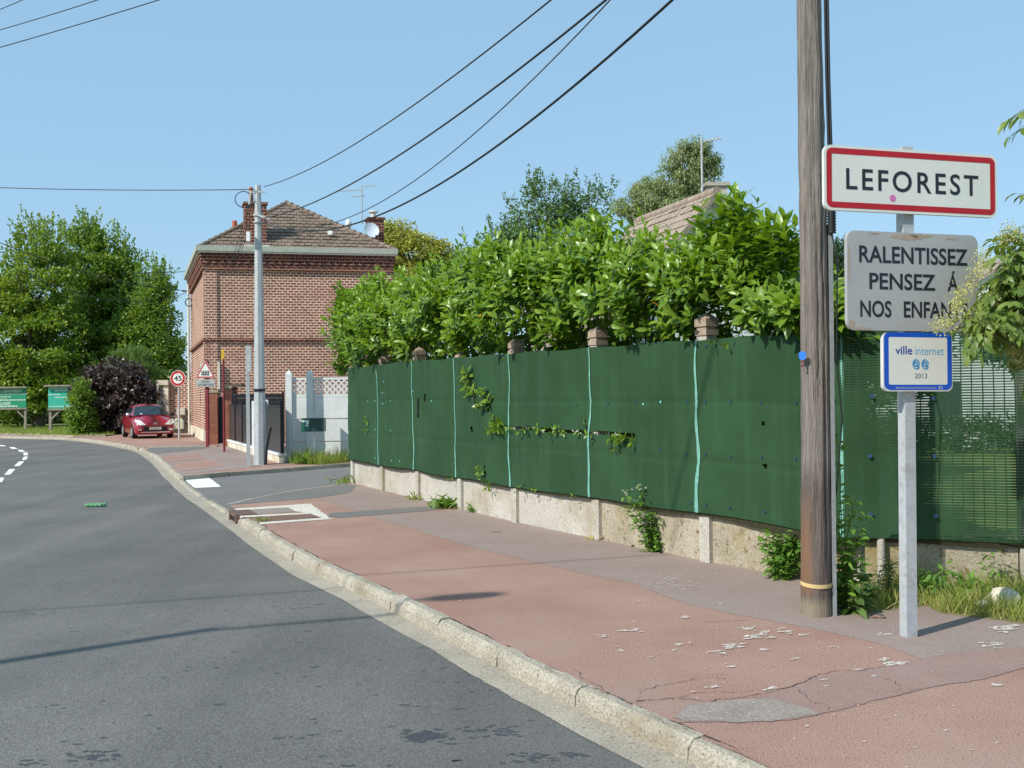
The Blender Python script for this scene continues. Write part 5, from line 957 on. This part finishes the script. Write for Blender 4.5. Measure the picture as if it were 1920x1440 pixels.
tree('weeping_birch', 'grey green weeping birch behind the white gabled house', 'tree', (*D(1280, 740, yT)[:2], 0), lob(yT, [(1290, 300, 42, 38), (1310, 335, 38, 46), (1262, 350, 50, 44), (1215, 362, 36, 36), (1178, 388, 26, 20), (1300, 275, 24, 18), (1320, 290, 24, 26), (1250, 400, 70, 40), (1340, 310, 12, 20)]), M['lf_birch'], 420, 60, .22, .13, .055, .22, outer=.3, droop=1.3, limbs=30, bark=M['edge'])
# white gabled house behind the laurel
Ag = D(1345, 358, 24.0); rd = np.array([-.325, .945]); gd = np.array([.945, .325]); gh = thing('white_gabled_house', 'white house with light tiled gable roof peeking over the tall laurel', 'house', (Ag[0], Ag[1], 0)); zr = Ag[2]; hwG, zeG, lG = 3.3, zr - 3.55, 4.3
def GH(u, v, z): p = Ag[:2] + gd * u + rd * v; return (p[0], p[1], z)
MB().add([GH(-hwG, .25, 0), GH(hwG, .25, 0), GH(hwG, .25, zeG), GH(0, .25, zr - .1), GH(-hwG, .25, zeG), GH(-hwG, lG, 0), GH(hwG, lG, 0), GH(hwG, lG, zeG), GH(0, lG, zr - .1), GH(-hwG, lG, zeG)], [(0, 1, 2, 3, 4), (9, 8, 7, 6, 5), (0, 4, 9, 5), (1, 6, 7, 2)]).build('wall', M['white'], gh)
e_ = .35; r2 = MB().add([GH(-hwG - e_, -.05, zeG - e_ * 1.06), GH(0, -.05, zr), GH(hwG + e_, -.05, zeG - e_ * 1.06), GH(-hwG - e_, lG + .1, zeG - e_ * 1.06), GH(0, lG + .1, zr), GH(hwG + e_, lG + .1, zeG - e_ * 1.06)] + [GH(-hwG - e_, -.05, zeG - e_ * 1.06 - .12), GH(0, -.05, zr - .14), GH(hwG + e_, -.05, zeG - e_ * 1.06 - .12)], [(0, 1, 4, 3), (1, 2, 5, 4), (0, 6, 7, 1), (1, 7, 8, 2)]).build('roof', M['tile_light'], gh)
mb = MB(); tiles(mb, GH(-hwG - e_, lG + .1, zeG - e_ * 1.06), GH(-hwG - e_, -.05, zeG - e_ * 1.06), GH(0, lG + .1, zr), GH(0, -.05, zr), .22, .3, .04); mb.build('roof_tiles', M['tile_light'], r2)
mb = MB()
for i in range(13): a, b = np.array(GH(0, lG * i / 13, zr)), np.array(GH(0, lG * (i + 1.1) / 13, zr)); mb.tube([a, b], [.12, .10], 8)
mb.build('ridge_tiles', M['tile_light'], r2)
c = D(1341, 352, 25.5); mb = MB(); mb.box((c[0], c[1], c[2] - .5), (.5, .5, 1.0)); mb.box((c[0], c[1], c[2] + .04), (.62, .62, .09)); mb.build('chimney', M['concrete'], r2)
antenna('slim television antenna on the ridge of the white gabled house', D(1317, 372, 25.2), 1.52, ((1.42, 0, 0, .42, -.3, 5),), .12)
# white house and conifer seen past the signs
wh = thing('white_side_house', 'bright white house wall behind the elder shrub at the right edge', 'house', (14, 30, 0)); yH = 30.0; xh = lambda px: (px - 960) / F * yH; zh = lambda py: HC + (734.5 - py) / F * yH
MB().add([(xh(1690), yH, -.05), (xh(2160), yH, -.05), (xh(2160), yH, zh(600)), (xh(1925), yH, zh(478)), (xh(1690), yH, zh(600))] + [(xh(1690), yH + 7, -.05), (xh(2160), yH + 7, -.05), (xh(2160), yH + 7, zh(600)), (xh(1925), yH + 7, zh(478)), (xh(1690), yH + 7, zh(600))], [(0, 1, 2, 3, 4), (9, 8, 7, 6, 5), (0, 4, 9, 5), (1, 6, 7, 2)]).build('wall', M['white'], wh)
zx = zh(600) - .15
MB().add([(xh(1668), yH - .15, zx), (xh(1925), yH - .15, zh(474)), (xh(2182), yH - .15, zx), (xh(1668), yH + 7.2, zx), (xh(1925), yH + 7.2, zh(474)), (xh(2182), yH + 7.2, zx)] + [(xh(1668), yH - .15, zx - .1), (xh(1925), yH - .15, zh(474) - .12), (xh(2182), yH - .15, zx - .1)], [(0, 1, 4, 3), (1, 2, 5, 4), (0, 6, 7, 1), (1, 7, 8, 2)]).build('roof', M['tile_light'], wh)
for px in (1770, 2040): w_ = MB().box((xh(px), yH - .02, 1.35), (.9, .06, 1.2)).build('window', plain('window_dark', lin(60, 70, 80), .15), wh)
M['lf_conifer'] = leafmat('conifer_leaf', lin(50, 76, 44), lin(80, 104, 66), rough=.6, trans=.15)
tree('garden_conifer', 'dark green garden conifer between the wooden pole and the signs', 'tree', (*D(1572, 780, 19)[:2], 0), lob(19, [(1572, 560, 36, 70), (1572, 490, 22, 42), (1574, 640, 44, 70)]), M['lf_conifer'], 160, 50, .16, .14, .03, .09, outer=.3, upd=.6, shape='blade')
tree('garden_hedge', 'rounded dark garden bushes in front of the white side house', 'hedge', (*D(1965, 740, 13.6)[:2], 0), lob(13.6, [(1905, 600, 50, 40), (1870, 622, 40, 40), (1960, 640, 60, 60)]), M['lf_conifer'], 260, 46, .16, .12, .06, .05, outer=.4, limbs=1, top=D(1960, 620, 13.6))
tree('low_hedge', 'low clipped hedge across the garden behind the see-through netting', 'hedge', (*D(1800, 800, 27)[:2], 0), [(*D(px, 812, 27), .9, .5, .42) for px in range(1640, 2150, 55)], M['lf_conifer'], 200, 40, .16, .12, .07, .05, outer=.5)
# ------------------------------------------------------------------ laurel hedge
M['lf_laurel'] = leafmat('laurel_leaf', lin(60, 97, 28), lin(140, 170, 60), lin(206, 160, 54), rough=.32, trans=.32, tcol=(1.7, 1.6, .5, 1), spec=.45)
def shoots(bases, dirs, lens, nl, ll, lw):
    """leaves set spirally along short shoots, opening toward the tip"""
    n = len(bases); dirs = dirs / np.linalg.norm(dirs, axis=1, keepdims=True); a = np.cross(dirs, rdirs(n)); a /= np.linalg.norm(a, axis=1, keepdims=True); b = np.cross(dirs, a); C_, D_, N_, L_, W_ = [], [], [], [], []
    for i in range(nl):
        f = i / (nl - 1); ph = i * 2.4 + rng.normal(size=n) * .3; rad = a * np.cos(ph)[:, None] + b * np.sin(ph)[:, None]; al = np.interp(f, [0, .7, 1], [1.25, .95, .45]) + rng.normal(size=n) * .15
        C_.append(bases + dirs * (lens * (.1 + .9 * f))[:, None]); D_.append(dirs * np.cos(al)[:, None] + rad * np.sin(al)[:, None] + [0, 0, -.12]); N_.append(dirs * np.sin(al)[:, None] - rad * np.cos(al)[:, None] + rdirs(n) * .25); sz = (.55 + .75 * rng.random(n)) * np.interp(f, [0, .5, 1], [.9, 1.1, .8]); L_.append(ll * sz); W_.append(lw * sz)
    return [np.concatenate(x) for x in (C_, D_, N_, L_, W_)]
outl = np.array([(600, 585), (622, 558), (640, 548), (668, 552), (700, 516), (730, 522), (765, 524), (800, 520), (850, 486), (880, 492), (905, 468), (945, 440), (985, 446), (1040, 438), (1080, 446), (1140, 408), (1180, 424), (1215, 432), (1250, 440), (1290, 446), (1320, 436), (1345, 416), (1375, 404), (1400, 414), (1425, 430), (1450, 448), (1490, 455), (1540, 505), (1580, 540), (1620, 560)])
def hedge_pt(s, o):
    s = np.asarray(s, float); e0_ = (FA[1] - FA[0]) / np.linalg.norm(FA[1] - FA[0]); b = along(FA, np.clip(s, 0, sF))[0] + np.minimum(s, 0)[..., None] * e0_ + np.maximum(s - sF, 0)[..., None] * np.array([.5, .2]); return b + fence_n(np.clip(s, 0, sF)) * np.asarray(o)[..., None]
def hedge_top(s):
    p = hedge_pt(s, np.full(len(s), -.55)); q = proj(np.c_[p, np.full(len(s), 3.0)]); yt = np.interp(q[:, 0], outl[:, 0], outl[:, 1]); return np.array([D(a, b, y)[2] for a, b, y in zip(q[:, 0], yt, p[:, 1])])
n1, n2, n3, n4 = 1450, 800, 800, 1000
def lump(s, z): return .12 * np.sin(s * 2.3 + z * 1.7) + .1 * np.sin(s * 4.7 - z * 3.1 + 1) + .07 * np.sin(s * 8.1 + z * 5 + 2)
s1 = rng.uniform(-.75, sF + .25, n1); t1 = hedge_top(s1); f1 = rng.random(n1) ** .85; z1 = 2.19 + (t1 - .32 - 2.19) * f1; o1 = -.17 + .8 * lump(s1, z1) + .26 * np.sin(np.pi * np.clip(f1 * 1.1, 0, 1)) - .35 * f1 ** 3 + rng.normal(size=n1) * .07
en = fence_n(np.clip(s1, 0, sF)); d1 = np.c_[en * .6, .55 + .5 * f1] + rdirs(n1) * .42
s2 = rng.uniform(-.7, sF + .3, n2); o2 = rng.uniform(-1.25, .12, n2); z2 = hedge_top(s2) - .55 - .22 * np.abs(o2 + .5) - .25 * rng.random(n2) ** 2 + .08 * np.sin(s2 * 5); d2 = np.c_[rng.normal(size=(n2, 2)) * .35 + fence_n(np.clip(s2, 0, sF)) * .12, np.ones(n2)]
s3 = rng.uniform(-.6, sF + .3, n3); o3 = rng.uniform(-1.2, -.4, n3); z3 = 1.9 + (hedge_top(s3) - .6 - 1.9) * rng.random(n3); d3 = rdirs(n3) + [0, 0, .4]
s4 = rng.uniform(0, sF, n4); o4 = rng.uniform(-1.1, -.58, n4); z4 = rng.uniform(.4, 2.1, n4); d4 = rdirs(n4) + [0, 0, .3]
sA_, oA_, zA_, dA_ = (np.concatenate(x) for x in ((s1, s2, s3, s4), (o1, o2, o3, o4), (z1, z2, z3, z4), (d1, d2, d3, d4)))
# left end of the hedge leans out past the last post
n5 = 150; f5 = rng.random(n5); s5 = np.full(n5, -.72) + rng.normal(size=n5) * .12; z5 = 2.1 + f5 * 1.6; o5 = rng.uniform(-1.1, .12, n5); d5 = np.c_[np.tile(-(FA[1] - FA[0]) / np.linalg.norm(FA[1] - FA[0]), (n5, 1)) * .9, .5 + .4 * f5] + rdirs(n5) * .45
ok = np.concatenate([np.c_[hedge_pt(sA_, oA_), zA_], np.c_[hedge_pt(s5, o5), z5]]); dd_ = np.concatenate([dA_, d5])
n7 = 80; px7 = np.r_[rng.uniform(1318, 1425, 50), rng.uniform(1420, 1495, 30)]; q7 = np.array([D(x, np.interp(x, [1325, 1370, 1420, 1490], [455, 425, 452, 480]) + 80 * rng.random() ** 1.3, 10.2 - (x - 1330) * .0085) for x in px7]); ok = np.concatenate([ok, q7]); dd_ = np.concatenate([dd_, rdirs(n7) * .3 + [0, 0, 1]])
n6 = 120; s6 = rng.uniform(-.5, sF + .3, n6); z6 = hedge_top(s6) - .45; ok = np.concatenate([ok, np.c_[hedge_pt(s6, rng.uniform(-.9, -.2, n6)), z6]]); dd_ = np.concatenate([dd_, np.c_[rng.normal(size=(n6, 2)) * .22, np.ones(n6)]])
ln_ = rng.uniform(.2, .42, len(ok)); ln_[-n6:] = rng.uniform(.4, .62, n6); nl_ = 13
L5 = shoots(ok, dd_, ln_, nl_, .148, .062); fr_ = np.repeat(np.arange(nl_) / (nl_ - 1), len(ok)); rnd5 = np.clip(.65 * fr_ ** 1.5 + .4 * rng.random(len(fr_)) - .05, 0, .99); rnd5[rng.random(len(fr_)) < .0007] = 1
tipc = L5[0] + L5[1] / np.linalg.norm(L5[1], axis=1, keepdims=True) * L5[3][:, None]; keep_ = np.ones(len(fr_), bool)
for i in (1, 2, 4, 5, 6):      # the post caps stand clear of the leaves
    v_ = np.array([0, 0]) - FA[i]; v_ = v_ / np.linalg.norm(v_)
    for q_ in (L5[0], tipc):
        r_ = q_[:, :2] - FA[i]; a_ = r_ @ v_; b_ = np.abs(r_ @ np.array([-v_[1], v_[0]])); keep_ &= ~((a_ > -.10) & (a_ < .9) & (b_ < .15) & (q_[:, 2] < ptop[i] + .10))
sd_ = np.linspace(0, sF, 160); pd_ = along(FA, sd_)[0]; nd_ = fence_n(sd_)      # leaves hang only a little way over the top of the screen
for q_ in (L5[0], tipc):
    k_ = np.argmin(((q_[:, None, :2] - pd_[None]) ** 2).sum(2), axis=1); of_ = ((q_[:, :2] - pd_[k_]) * nd_[k_]).sum(1); keep_ &= ~((q_[:, 2] < 2.10 + .07 * np.sin(sd_[k_] * 3.3)) & (of_ > -.06) & (of_ < 1.2) & (q_[:, 2] > .3))
L5 = [x[keep_] for x in L5]; rnd5 = rnd5[keep_]
hd = thing('laurel_hedge', 'long glossy cherry laurel hedge spilling over the green screen', 'hedge', (*hedge_pt(np.array([6.0]), np.array([-.6]))[0], 0)); leaf_mesh('foliage', *L5, M['lf_laurel'], hd, 'leaf', .18, rnd5)
mb = MB()
for i in range(46):
    s_ = np.array([rng.uniform(-.4, sF + .2)]); b = np.r_[hedge_pt(s_, np.array([rng.uniform(-.9, -.4)]))[0], 0]; e = np.r_[hedge_pt(s_ + rng.normal() * .2, np.array([rng.uniform(-.9, 0)]))[0], hedge_top(s_)[0] - .4]; mb.tube([b, (b + e) / 2 + np.r_[rng.normal(size=2) * .1, 0], e], [.022, .016, .006], 5)
mb.build('stems', M['bark'], hd)
def scr_at(px, py, ex_=.01):
    k = np.argmin((X - px) ** 2 + (Y - py) ** 2); s, h = SS[:-1, :-1].flat[k], HH[:-1, :-1].flat[k]; return scr_pt(s, h, ex_), fence_n(s)
for pxs, cnt, nl, ll in (([(880, 705), (885, 718), (878, 735), (890, 742), (905, 740), (912, 752), (905, 765), (918, 758)], 11, 9, .12), ([(934, 790), (938, 797), (928, 803)], 6, 9, .1), ([(1165, 822), (1180, 819), (1155, 826)], 8, 9, .075),
                     ([(960, 808), (990, 810), (1010, 811), (1030, 808), (1045, 811), (1060, 812), (1085, 811), (1100, 812), (1110, 814)], 15, 5, .07), ([(685, 792), (688, 800), (1350, 595), (1365, 600)], 6, 5, .07), ([(908, 885), (915, 905), (905, 912)], 5, 6, .09), ([(850, 893), (978, 914), (1005, 918), (1032, 922), (1050, 925), (1082, 934)], 9, 4, .06)):
    B_, D_ = [], []
    for i in range(cnt):
        px, py = pxs[i % len(pxs)]; c, n = scr_at(px + rng.normal() * 4, py + rng.normal() * 3, -.01); B_.append(c); D_.append(np.r_[n * .8, rng.normal() * .5 - .05] + rdirs(1)[0] * .5)
    for b_, d_ in zip(B_, D_): leaf_mesh('sprig', *shoots(np.array([b_]), np.array([d_]), np.full(1, .1), nl, ll, ll * .45), M['lf_laurel'], hd, 'leaf', .2, rng.random(nl) * .98)
# ------------------------------------------------------------------ elder shrub reaching in from the right
M['lf_elder'] = leafmat('elder_leaf', lin(84, 110, 44), lin(124, 144, 68), rough=.38, trans=.3); M['panicle'] = leafmat('panicle', lin(170, 172, 100), lin(200, 196, 130), rough=.7, trans=.2)
el = thing('elder_shrub', 'leafy shrub with pale flower sprays overhanging the grey warning sign', 'shrub', (5.5, 7.1, 0)); tw = MB(); B_, D_, N_, L_, W_ = [], [], [], [], []
def compound(b, d, n=7, ll=.088):
    d = d / np.linalg.norm(d); sd_ = np.cross(d, [0, 0, 1.0]); sd_ /= np.linalg.norm(sd_) + 1e-6; tw.tube([b, b + d * .09 + [0, 0, -.004], b + d * .2 + [0, 0, -.03]], [.0028, .002, .001], 4)
    for i in range(n):
        k = (i + 1) // 2; s_ = (-1, 1)[i % 2] if i < n - 1 else 0; f = .06 + .045 * k if i < n - 1 else .2
        B_.append(b + d * f + [0, 0, -.14 * f]); D_.append(d * (.6 if s_ else 1) + sd_ * s_ * .75 + [0, 0, -.45 + rng.normal() * .15]); N_.append(np.array([0, 0, 1.0]) + d * .5 + rng.normal(size=3) * .25); L_.append(ll * (.8 + .4 * rng.random())); W_.append(ll * .42)
root = np.array([5.5, 7.1, 0]); hubs = []
for px, py, y, rx, ry, cnt in ((1918, 540, 6.75, 34, 46, 44), (1893, 572, 6.7, 28, 28, 24), (1872, 588, 6.5, 20, 14, 10), (1925, 480, 6.8, 24, 34, 24), (1935, 600, 6.9, 34, 34, 22), (1852, 600, 6.45, 16, 8, 4), (1880, 520, 6.8, 18, 20, 9), (1980, 520, 6.9, 44, 90, 40), (1945, 680, 6.7, 14, 12, 4), (2010, 400, 6.9, 50, 60, 18), (1830, 604, 6.42, 8, 4, 2)):
    hub = D(px + rx, py + 10, y); hubs.append(hub); tw.tube([root + [0, 0, .8 + rng.random()], (root + hub) / 2 + [.15, 0, .35], hub], [.016, .010, .005], 5)
    for i in range(int(cnt * 1.7)):
        b = D(px + rng.normal() * rx * .6, py + rng.normal() * ry * .6, y + rng.normal() * .14); d = np.array([-.5 + rng.normal() * .6, -.4 + rng.normal() * .5, -.25 + rng.normal() * .35]); compound(b, d); tw.tube([hub, b], [.004, .002], 4)
for px, py in ((1920, 200), (1926, 228), (1938, 196)):
    b = D(px + 14, py - 2, 6.6); tw.tube([D(1990, 330, 6.8), b], [.006, .003], 4); compound(b, np.array([-.8, -.2, -.35]), 5, .1)
leaf_mesh('foliage', np.array(B_), np.array(D_), np.array(N_), np.array(L_), np.array(W_), M['lf_elder'], el, 'leaf', .3); tw.tube([root, root + [0, 0, 1.2], root + [.1, .05, 2.6]], [.05, .04, .02], 7); tw.build('branches', M['stem'], el)
PB = []
for px, py, y in ((1757, 606, 6.42), (1775, 600, 6.42), (1786, 575, 6.45), (1800, 545, 6.5), (1795, 560, 6.5), (1815, 528, 6.6), (1832, 505, 6.6), (1838, 475, 6.7), (1842, 490, 6.7), (1880, 445, 6.7), (1890, 430, 6.7), (1905, 668, 6.6), (1893, 655, 6.6), (1912, 650, 6.6), (1850, 560, 6.6), (1912, 440, 6.7), (1820, 590, 6.5)):
    c = D(px, py, y); n = 150; PB.append(c + rng.normal(size=(n, 3)) * [.026, .03, .030] + np.outer(rng.random(n), [.03, 0, -.03]))
PB = np.concatenate(PB); leaf_mesh('flower_sprays', PB, rdirs(len(PB)), rdirs(len(PB)), .013, .011, M['panicle'], el, 'kite', kind='stuff')
# ------------------------------------------------------------------ weeds, grass and small litter
M['lf_weed'] = leafmat('weed_leaf', lin(84, 124, 48), lin(120, 156, 66), rough=.5, trans=.3); M['lf_weed2'] = leafmat('weed_leaf_dark', lin(66, 92, 48), lin(98, 124, 64), rough=.5, trans=.25); M['lf_grass'] = leafmat('grass_blade', lin(112, 134, 54), lin(150, 164, 78), lin(190, 176, 110), rough=.6, trans=.3); M['lf_dry'] = leafmat('dry_grass', lin(166, 156, 92), lin(196, 184, 122), rough=.8, trans=.2); M['bloom'] = leafmat('pale_bloom', lin(214, 190, 196), lin(236, 226, 222), rough=.8, trans=.2, tcol=(1.1, 1, 1, 1))
def weed(name, label, cat, base, stems, ll, lw, per, mt, flower=0, bushy=.04, shape='leaf', r=.005):
    t = thing(name, label, cat, base); mb = MB(); Cn, Dn, fl = [], [], []
    for dx, dy, h in stems:
        a = np.array(base) + [rng.normal() * .02, rng.normal() * .02, 0]; e = np.array(base) + [dx, dy, h]; mid = (a + e) / 2 + [-dx * .15, -dy * .15, h * .1]; mb.tube([a, mid, e], [r, r * .7, r * .3], 5)
        for i in range(per):
            f = rng.random(); p_ = (a * (1 - f) ** 2 + mid * 2 * f * (1 - f) + e * f * f); Cn.append(p_ + rng.normal(size=3) * bushy * np.array([1, 1, .5])); d = rdirs(1)[0]; d[2] = abs(d[2]) * .6 - .15; Dn.append(d)
        for i in range(flower): fl.append(e + rng.normal(size=3) * [.04, .03, .035])
    mb.build('stems', M['stem'], t); Cn = np.array(Cn); Dn = np.array(Dn); n = len(Cn); leaf_mesh('leaves', Cn, Dn, rdirs(n) * .5 + [0, 0, 1], ll * (.6 + .8 * rng.random(n)), lw * (.6 + .8 * rng.random(n)), mt, t, shape, .3)
    if fl: fl = np.array(fl); fl = np.repeat(fl, 9, 0) + rng.normal(size=(len(fl) * 9, 3)) * .005; leaf_mesh('flowers', fl, rdirs(len(fl)) + [0, 0, .6], rdirs(len(fl)), .016, .008, M['bloom'], t, 'kite', kind='stuff')
    return t
def rosette(label, px, py, n, ll, lw, mt, spread=.1, upb=.8, z=0.0, name='weed_clump'):
    b = G(px, py, z); t = thing(name, label, 'weed', b); q = b + rng.normal(size=(n, 3)) * [spread, spread, 0]; d = rdirs(n); d[:, 2] = np.abs(d[:, 2]) * .6 + upb * (.3 + .7 * rng.random(n)); leaf_mesh('leaves', q, d, rdirs(n) * .4 + [0, 0, 1], ll * (.5 + .8 * rng.random(n)), lw * (.6 + .7 * rng.random(n)), mt, t, 'leaf', .4); return t
rosette('bright green leafy weed clump at the wall foot, third panel from the far end', 838, 952, 90, .24, .05, M['lf_weed'], .12, 1.0)
rosette('small yellowish weed tuft at the wall foot, beside the second far post', 781, 937, 28, .16, .03, M['lf_grass'], .06, .8)
rosette('tiny thin weed right of the bright leafy clump at the wall foot', 886, 960, 26, .16, .035, M['lf_weed'], .04, .9)
rosette('tiny dusty weed at the foot of the post below the long slit', 1127, 1011, 34, .09, .035, M['lf_dry'], .07, .5)
rosette('yellow grass tuft at the foot of the farthest fence post', 655, 906, 70, .22, .03, M['lf_grass'], .18, .7)
b = G(1228, 1034); weed('thistle_weed', 'tall straggly thistle with pale pink heads against the concrete panel', 'weed', b, [(-.30, 0, .60), (-.22, 0, .50), (-.14, .02, .68), (-.03, .03, .62), (-.2, -.02, .36), (.02, 0, .42), (-.1, 0, .28), (-.25, -.03, .42), (-.05, -.04, .2)], .085, .034, 46, M['lf_weed'], 4, .045)
b = G(1278, 1037); weed('climbing_weed', 'small upright weed with round leaves right of the thistle', 'weed', b, [(.02, .02, .42), (-.05, 0, .30), (.05, 0, .22)], .07, .055, 11, M['lf_weed'])
b = G(1468, 1085); weed('nettle_clump', 'dense bright green nettle clump left of the wooden pole', 'weed', b, [(rng.normal() * .13, rng.normal() * .06 + .04, .22 + .2 * rng.random()) for _ in range(24)], .075, .036, 34, M['lf_weed'], 0, .05)
b = G(1583, 1146); weed('tall_weed', 'tall slender flowering weed growing against the right side of the wooden pole', 'weed', b, [(-.02, .05, 1.35), (.02, .05, 1.05), (.10, .05, .8), (-.08, -.05, .62), (.16, .02, .62), (-.13, -.06, .72), (.05, 0, .5), (.22, .05, .74), (.0, -.02, .4), (.1, -.05, .35), (-.05, -.1, .5), (.05, -.1, .9)], .10, .038, 30, M['lf_weed'], 0, .03); weed('leafy_weed', 'broad leaved weed sprawling at the foot of the wooden pole', 'weed', G(1592, 1148), [(-.05, -.04, .22), (.04, -.05, .18), (.12, 0, .25), (.2, .03, .22), (-.1, -.04, .12), (.27, .1, .26)], .13, .06, 13, M['lf_weed2'], 0, .04)
b = G(1668, 1128); weed('spiky_weed', 'dark spiky spurge-like weed behind the sign post', 'weed', b, [(.0, .04, .34), (-.04, .04, .27), (.04, .04, .3), (-.08, .02, .2)], .06, .012, 60, M['lf_weed2'], 0, .015, 'leaf')
def grass(name, label, poly, n, hmin, hmax, z, mt, lean=.35, wd_=.006, parent=None):
    P_ = np.array([G(*q, z)[:2] for q in poly]); lo, hi = P_.min(0), P_.max(0); out = []
    while len(out) < n:
        q = rng.uniform(lo, hi); ins = False; j = len(P_) - 1
        for i in range(len(P_)):
            if (P_[i][1] > q[1]) != (P_[j][1] > q[1]) and q[0] < (P_[j][0] - P_[i][0]) * (q[1] - P_[i][1]) / (P_[j][1] - P_[i][1]) + P_[i][0]: ins = not ins
            j = i
        if ins: out.append(q)
    q = np.c_[np.array(out), np.full(n, z)]; d = rng.normal(size=(n, 3)) * lean; d[:, 2] = 1; h = rng.uniform(hmin, hmax, n) * (.6 + .5 * np.sin(q[:, 0] * 4.1 + 1) * np.sin(q[:, 1] * 5.3) + .3); return leaf_mesh(name, q, d, rdirs(n) * [1, 1, .2], np.abs(h) + .02, wd_, mt, None, 'blade', .35, kind='stuff', label=label, cat='grass')
bank = [(1610, 1150), (1740, 1136), (1760, 1150), (1830, 1158), (1960, 1175), (2100, 1170), (2100, 1100), (1900, 1098), (1740, 1096), (1620, 1110)]
sheet('verge_soil', [G(*q)[:2] for q in bank], .003, M['earth'], jit=.02, step=.15)
grass('verge_grass', 'green and yellow grass on the bank below the see-through netting', bank, 3600, .07, .24, 0, M['lf_grass']); grass('dry_verge_grass', 'dry straw coloured grass mixed in the bank below the netting', bank, 2000, .05, .22, 0, M['lf_dry'], .6, .004)
n = 620; q = np.array([D(rng.uniform(1735, 1960), 1100, 8.0) for _ in range(n)]); q[:, 1] = 7.9 + .35 * rng.random(n); q[:, 0] = rng.uniform(3.25, 5.2, n); q[:, 2] = rng.random(n) * .22 * (.6 + .6 * np.sin(q[:, 0] * 6)) + .02; leaf_mesh('verge_herbs', q, rdirs(n) + [0, 0, .3], rdirs(n) * .5 + [0, 0, 1], .07, .04, M['lf_weed'], None, 'leaf', .3, kind='stuff', label='low leafy herbs growing through the bank grass at the right', cat='ground cover')
weed('bank_weed', 'upright leafy weed on the grass bank at the right edge', 'weed', G(1868, 1120), [(.02, .05, .36), (-.05, .03, .26), (.07, .02, .3)], .06, .028, 26, M['lf_weed'])
strip = [(545, 870), (600, 872), (662, 866), (720, 864), (720, 858), (660, 859), (600, 863), (545, 865)]
grass('wall_foot_grass', 'long green grass along the foot of the pale concrete wall', strip, 2600, .12, .42, 0, M['lf_grass'], .25, .014)
rosette('broad leaved rosette weed at the corner of the pale concrete wall', 572, 869, 60, .36, .07, M['lf_weed'], .22, .7)
lawnp = [(-30, 813), (40, 815), (135, 818), (215, 815), (215, 806), (120, 800), (-30, 798)]
grass('lawn_grass', 'short mown grass of the lawn below the billboards', lawnp, 5000, .05, .16, .05, M['lf_grass'], .5, .03)
rosette('small grass tuft beside the storm drain and hatch', 489, 977, 40, .08, .012, M['lf_grass'], .06, .8)
def lumpm(c, r, flat=.7, n=10, rough=.18):
    mb = MB(); P_ = []; ph = rng.random(6) * 6
    for i in range(n + 1):
        th = math.pi * i / n; P_.append([(c[0] + r * math.sin(th) * math.cos(a) * (1 + rough * math.sin(3 * a + ph[0]) + rough * math.sin(5 * th + ph[1] + a)), c[1] + r * math.sin(th) * math.sin(a) * (1 + rough * math.sin(2 * a + ph[2])), c[2] + r * flat * math.cos(th) * (1 + rough * math.sin(2 * a + ph[3]) * math.sin(th))) for a in np.linspace(0, 2 * math.pi, 2 * n + 1)])
    return mb.grid(np.array(P_))
c = G(1888, 1140); lumpm(c + [0, .05, .06], .11, .8).build('pale_rock', M['stone'], label='pale round rock lying in the grass bank at the right', cat='rock')
c = G(1842, 1142); lumpm(c + [0, .0, .04], .045, .6, 8, .35).build('paper_litter', M['white'], label='crumpled white paper in the grass bank', cat='litter')
M['leaf_litter'] = plain('dead_leaf', lin(186, 104, 50), .8)
for px, py, lbb in ((1648, 1160, 'orange dead leaf in the grass beside the sign post foot'), (930, 999, 'orange dead leaf lying on the grey strip mid pavement'), (732, 925, 'orange dead leaf by the second far post')):
    c = G(px, py); leaf_mesh('dead_leaf', np.array([c + [0, 0, .012]] * 2), np.array([[1, .2, .1], [-.8, .3, .15]]), np.array([[0, .1, 1.0]] * 2), .06, .05, M['leaf_litter'], None, 'leaf', .3, label=lbb, cat='dead leaf')
c = G(181, 950, ZR); k = c[1] / F; t = thing('green_cloth_roll', 'folded bright green cloth roll lying in the middle of the road', 'litter', c); gc = plain('green_cloth', lin(92, 148, 110), .8)
mb = MB(); u = np.linspace(0, 1, 30); pts = [(-.13 + .27 * (1 - a * 2) if a < .45 else (-.15 - .02 * math.sin((a - .45) / .1 * math.pi) if a < .55 else -.13 + .24 * (a - .55) / .45), .04 if a < .45 else (.04 - .09 * (a - .45) / .1 if a < .55 else -.05), .03 + .004 * math.sin(a * 60)) for a in u]
mb.tube(pts, [.030 + .005 * math.sin(a * 47) for a in u], 10); mb.build('cloth', gc, t, True)
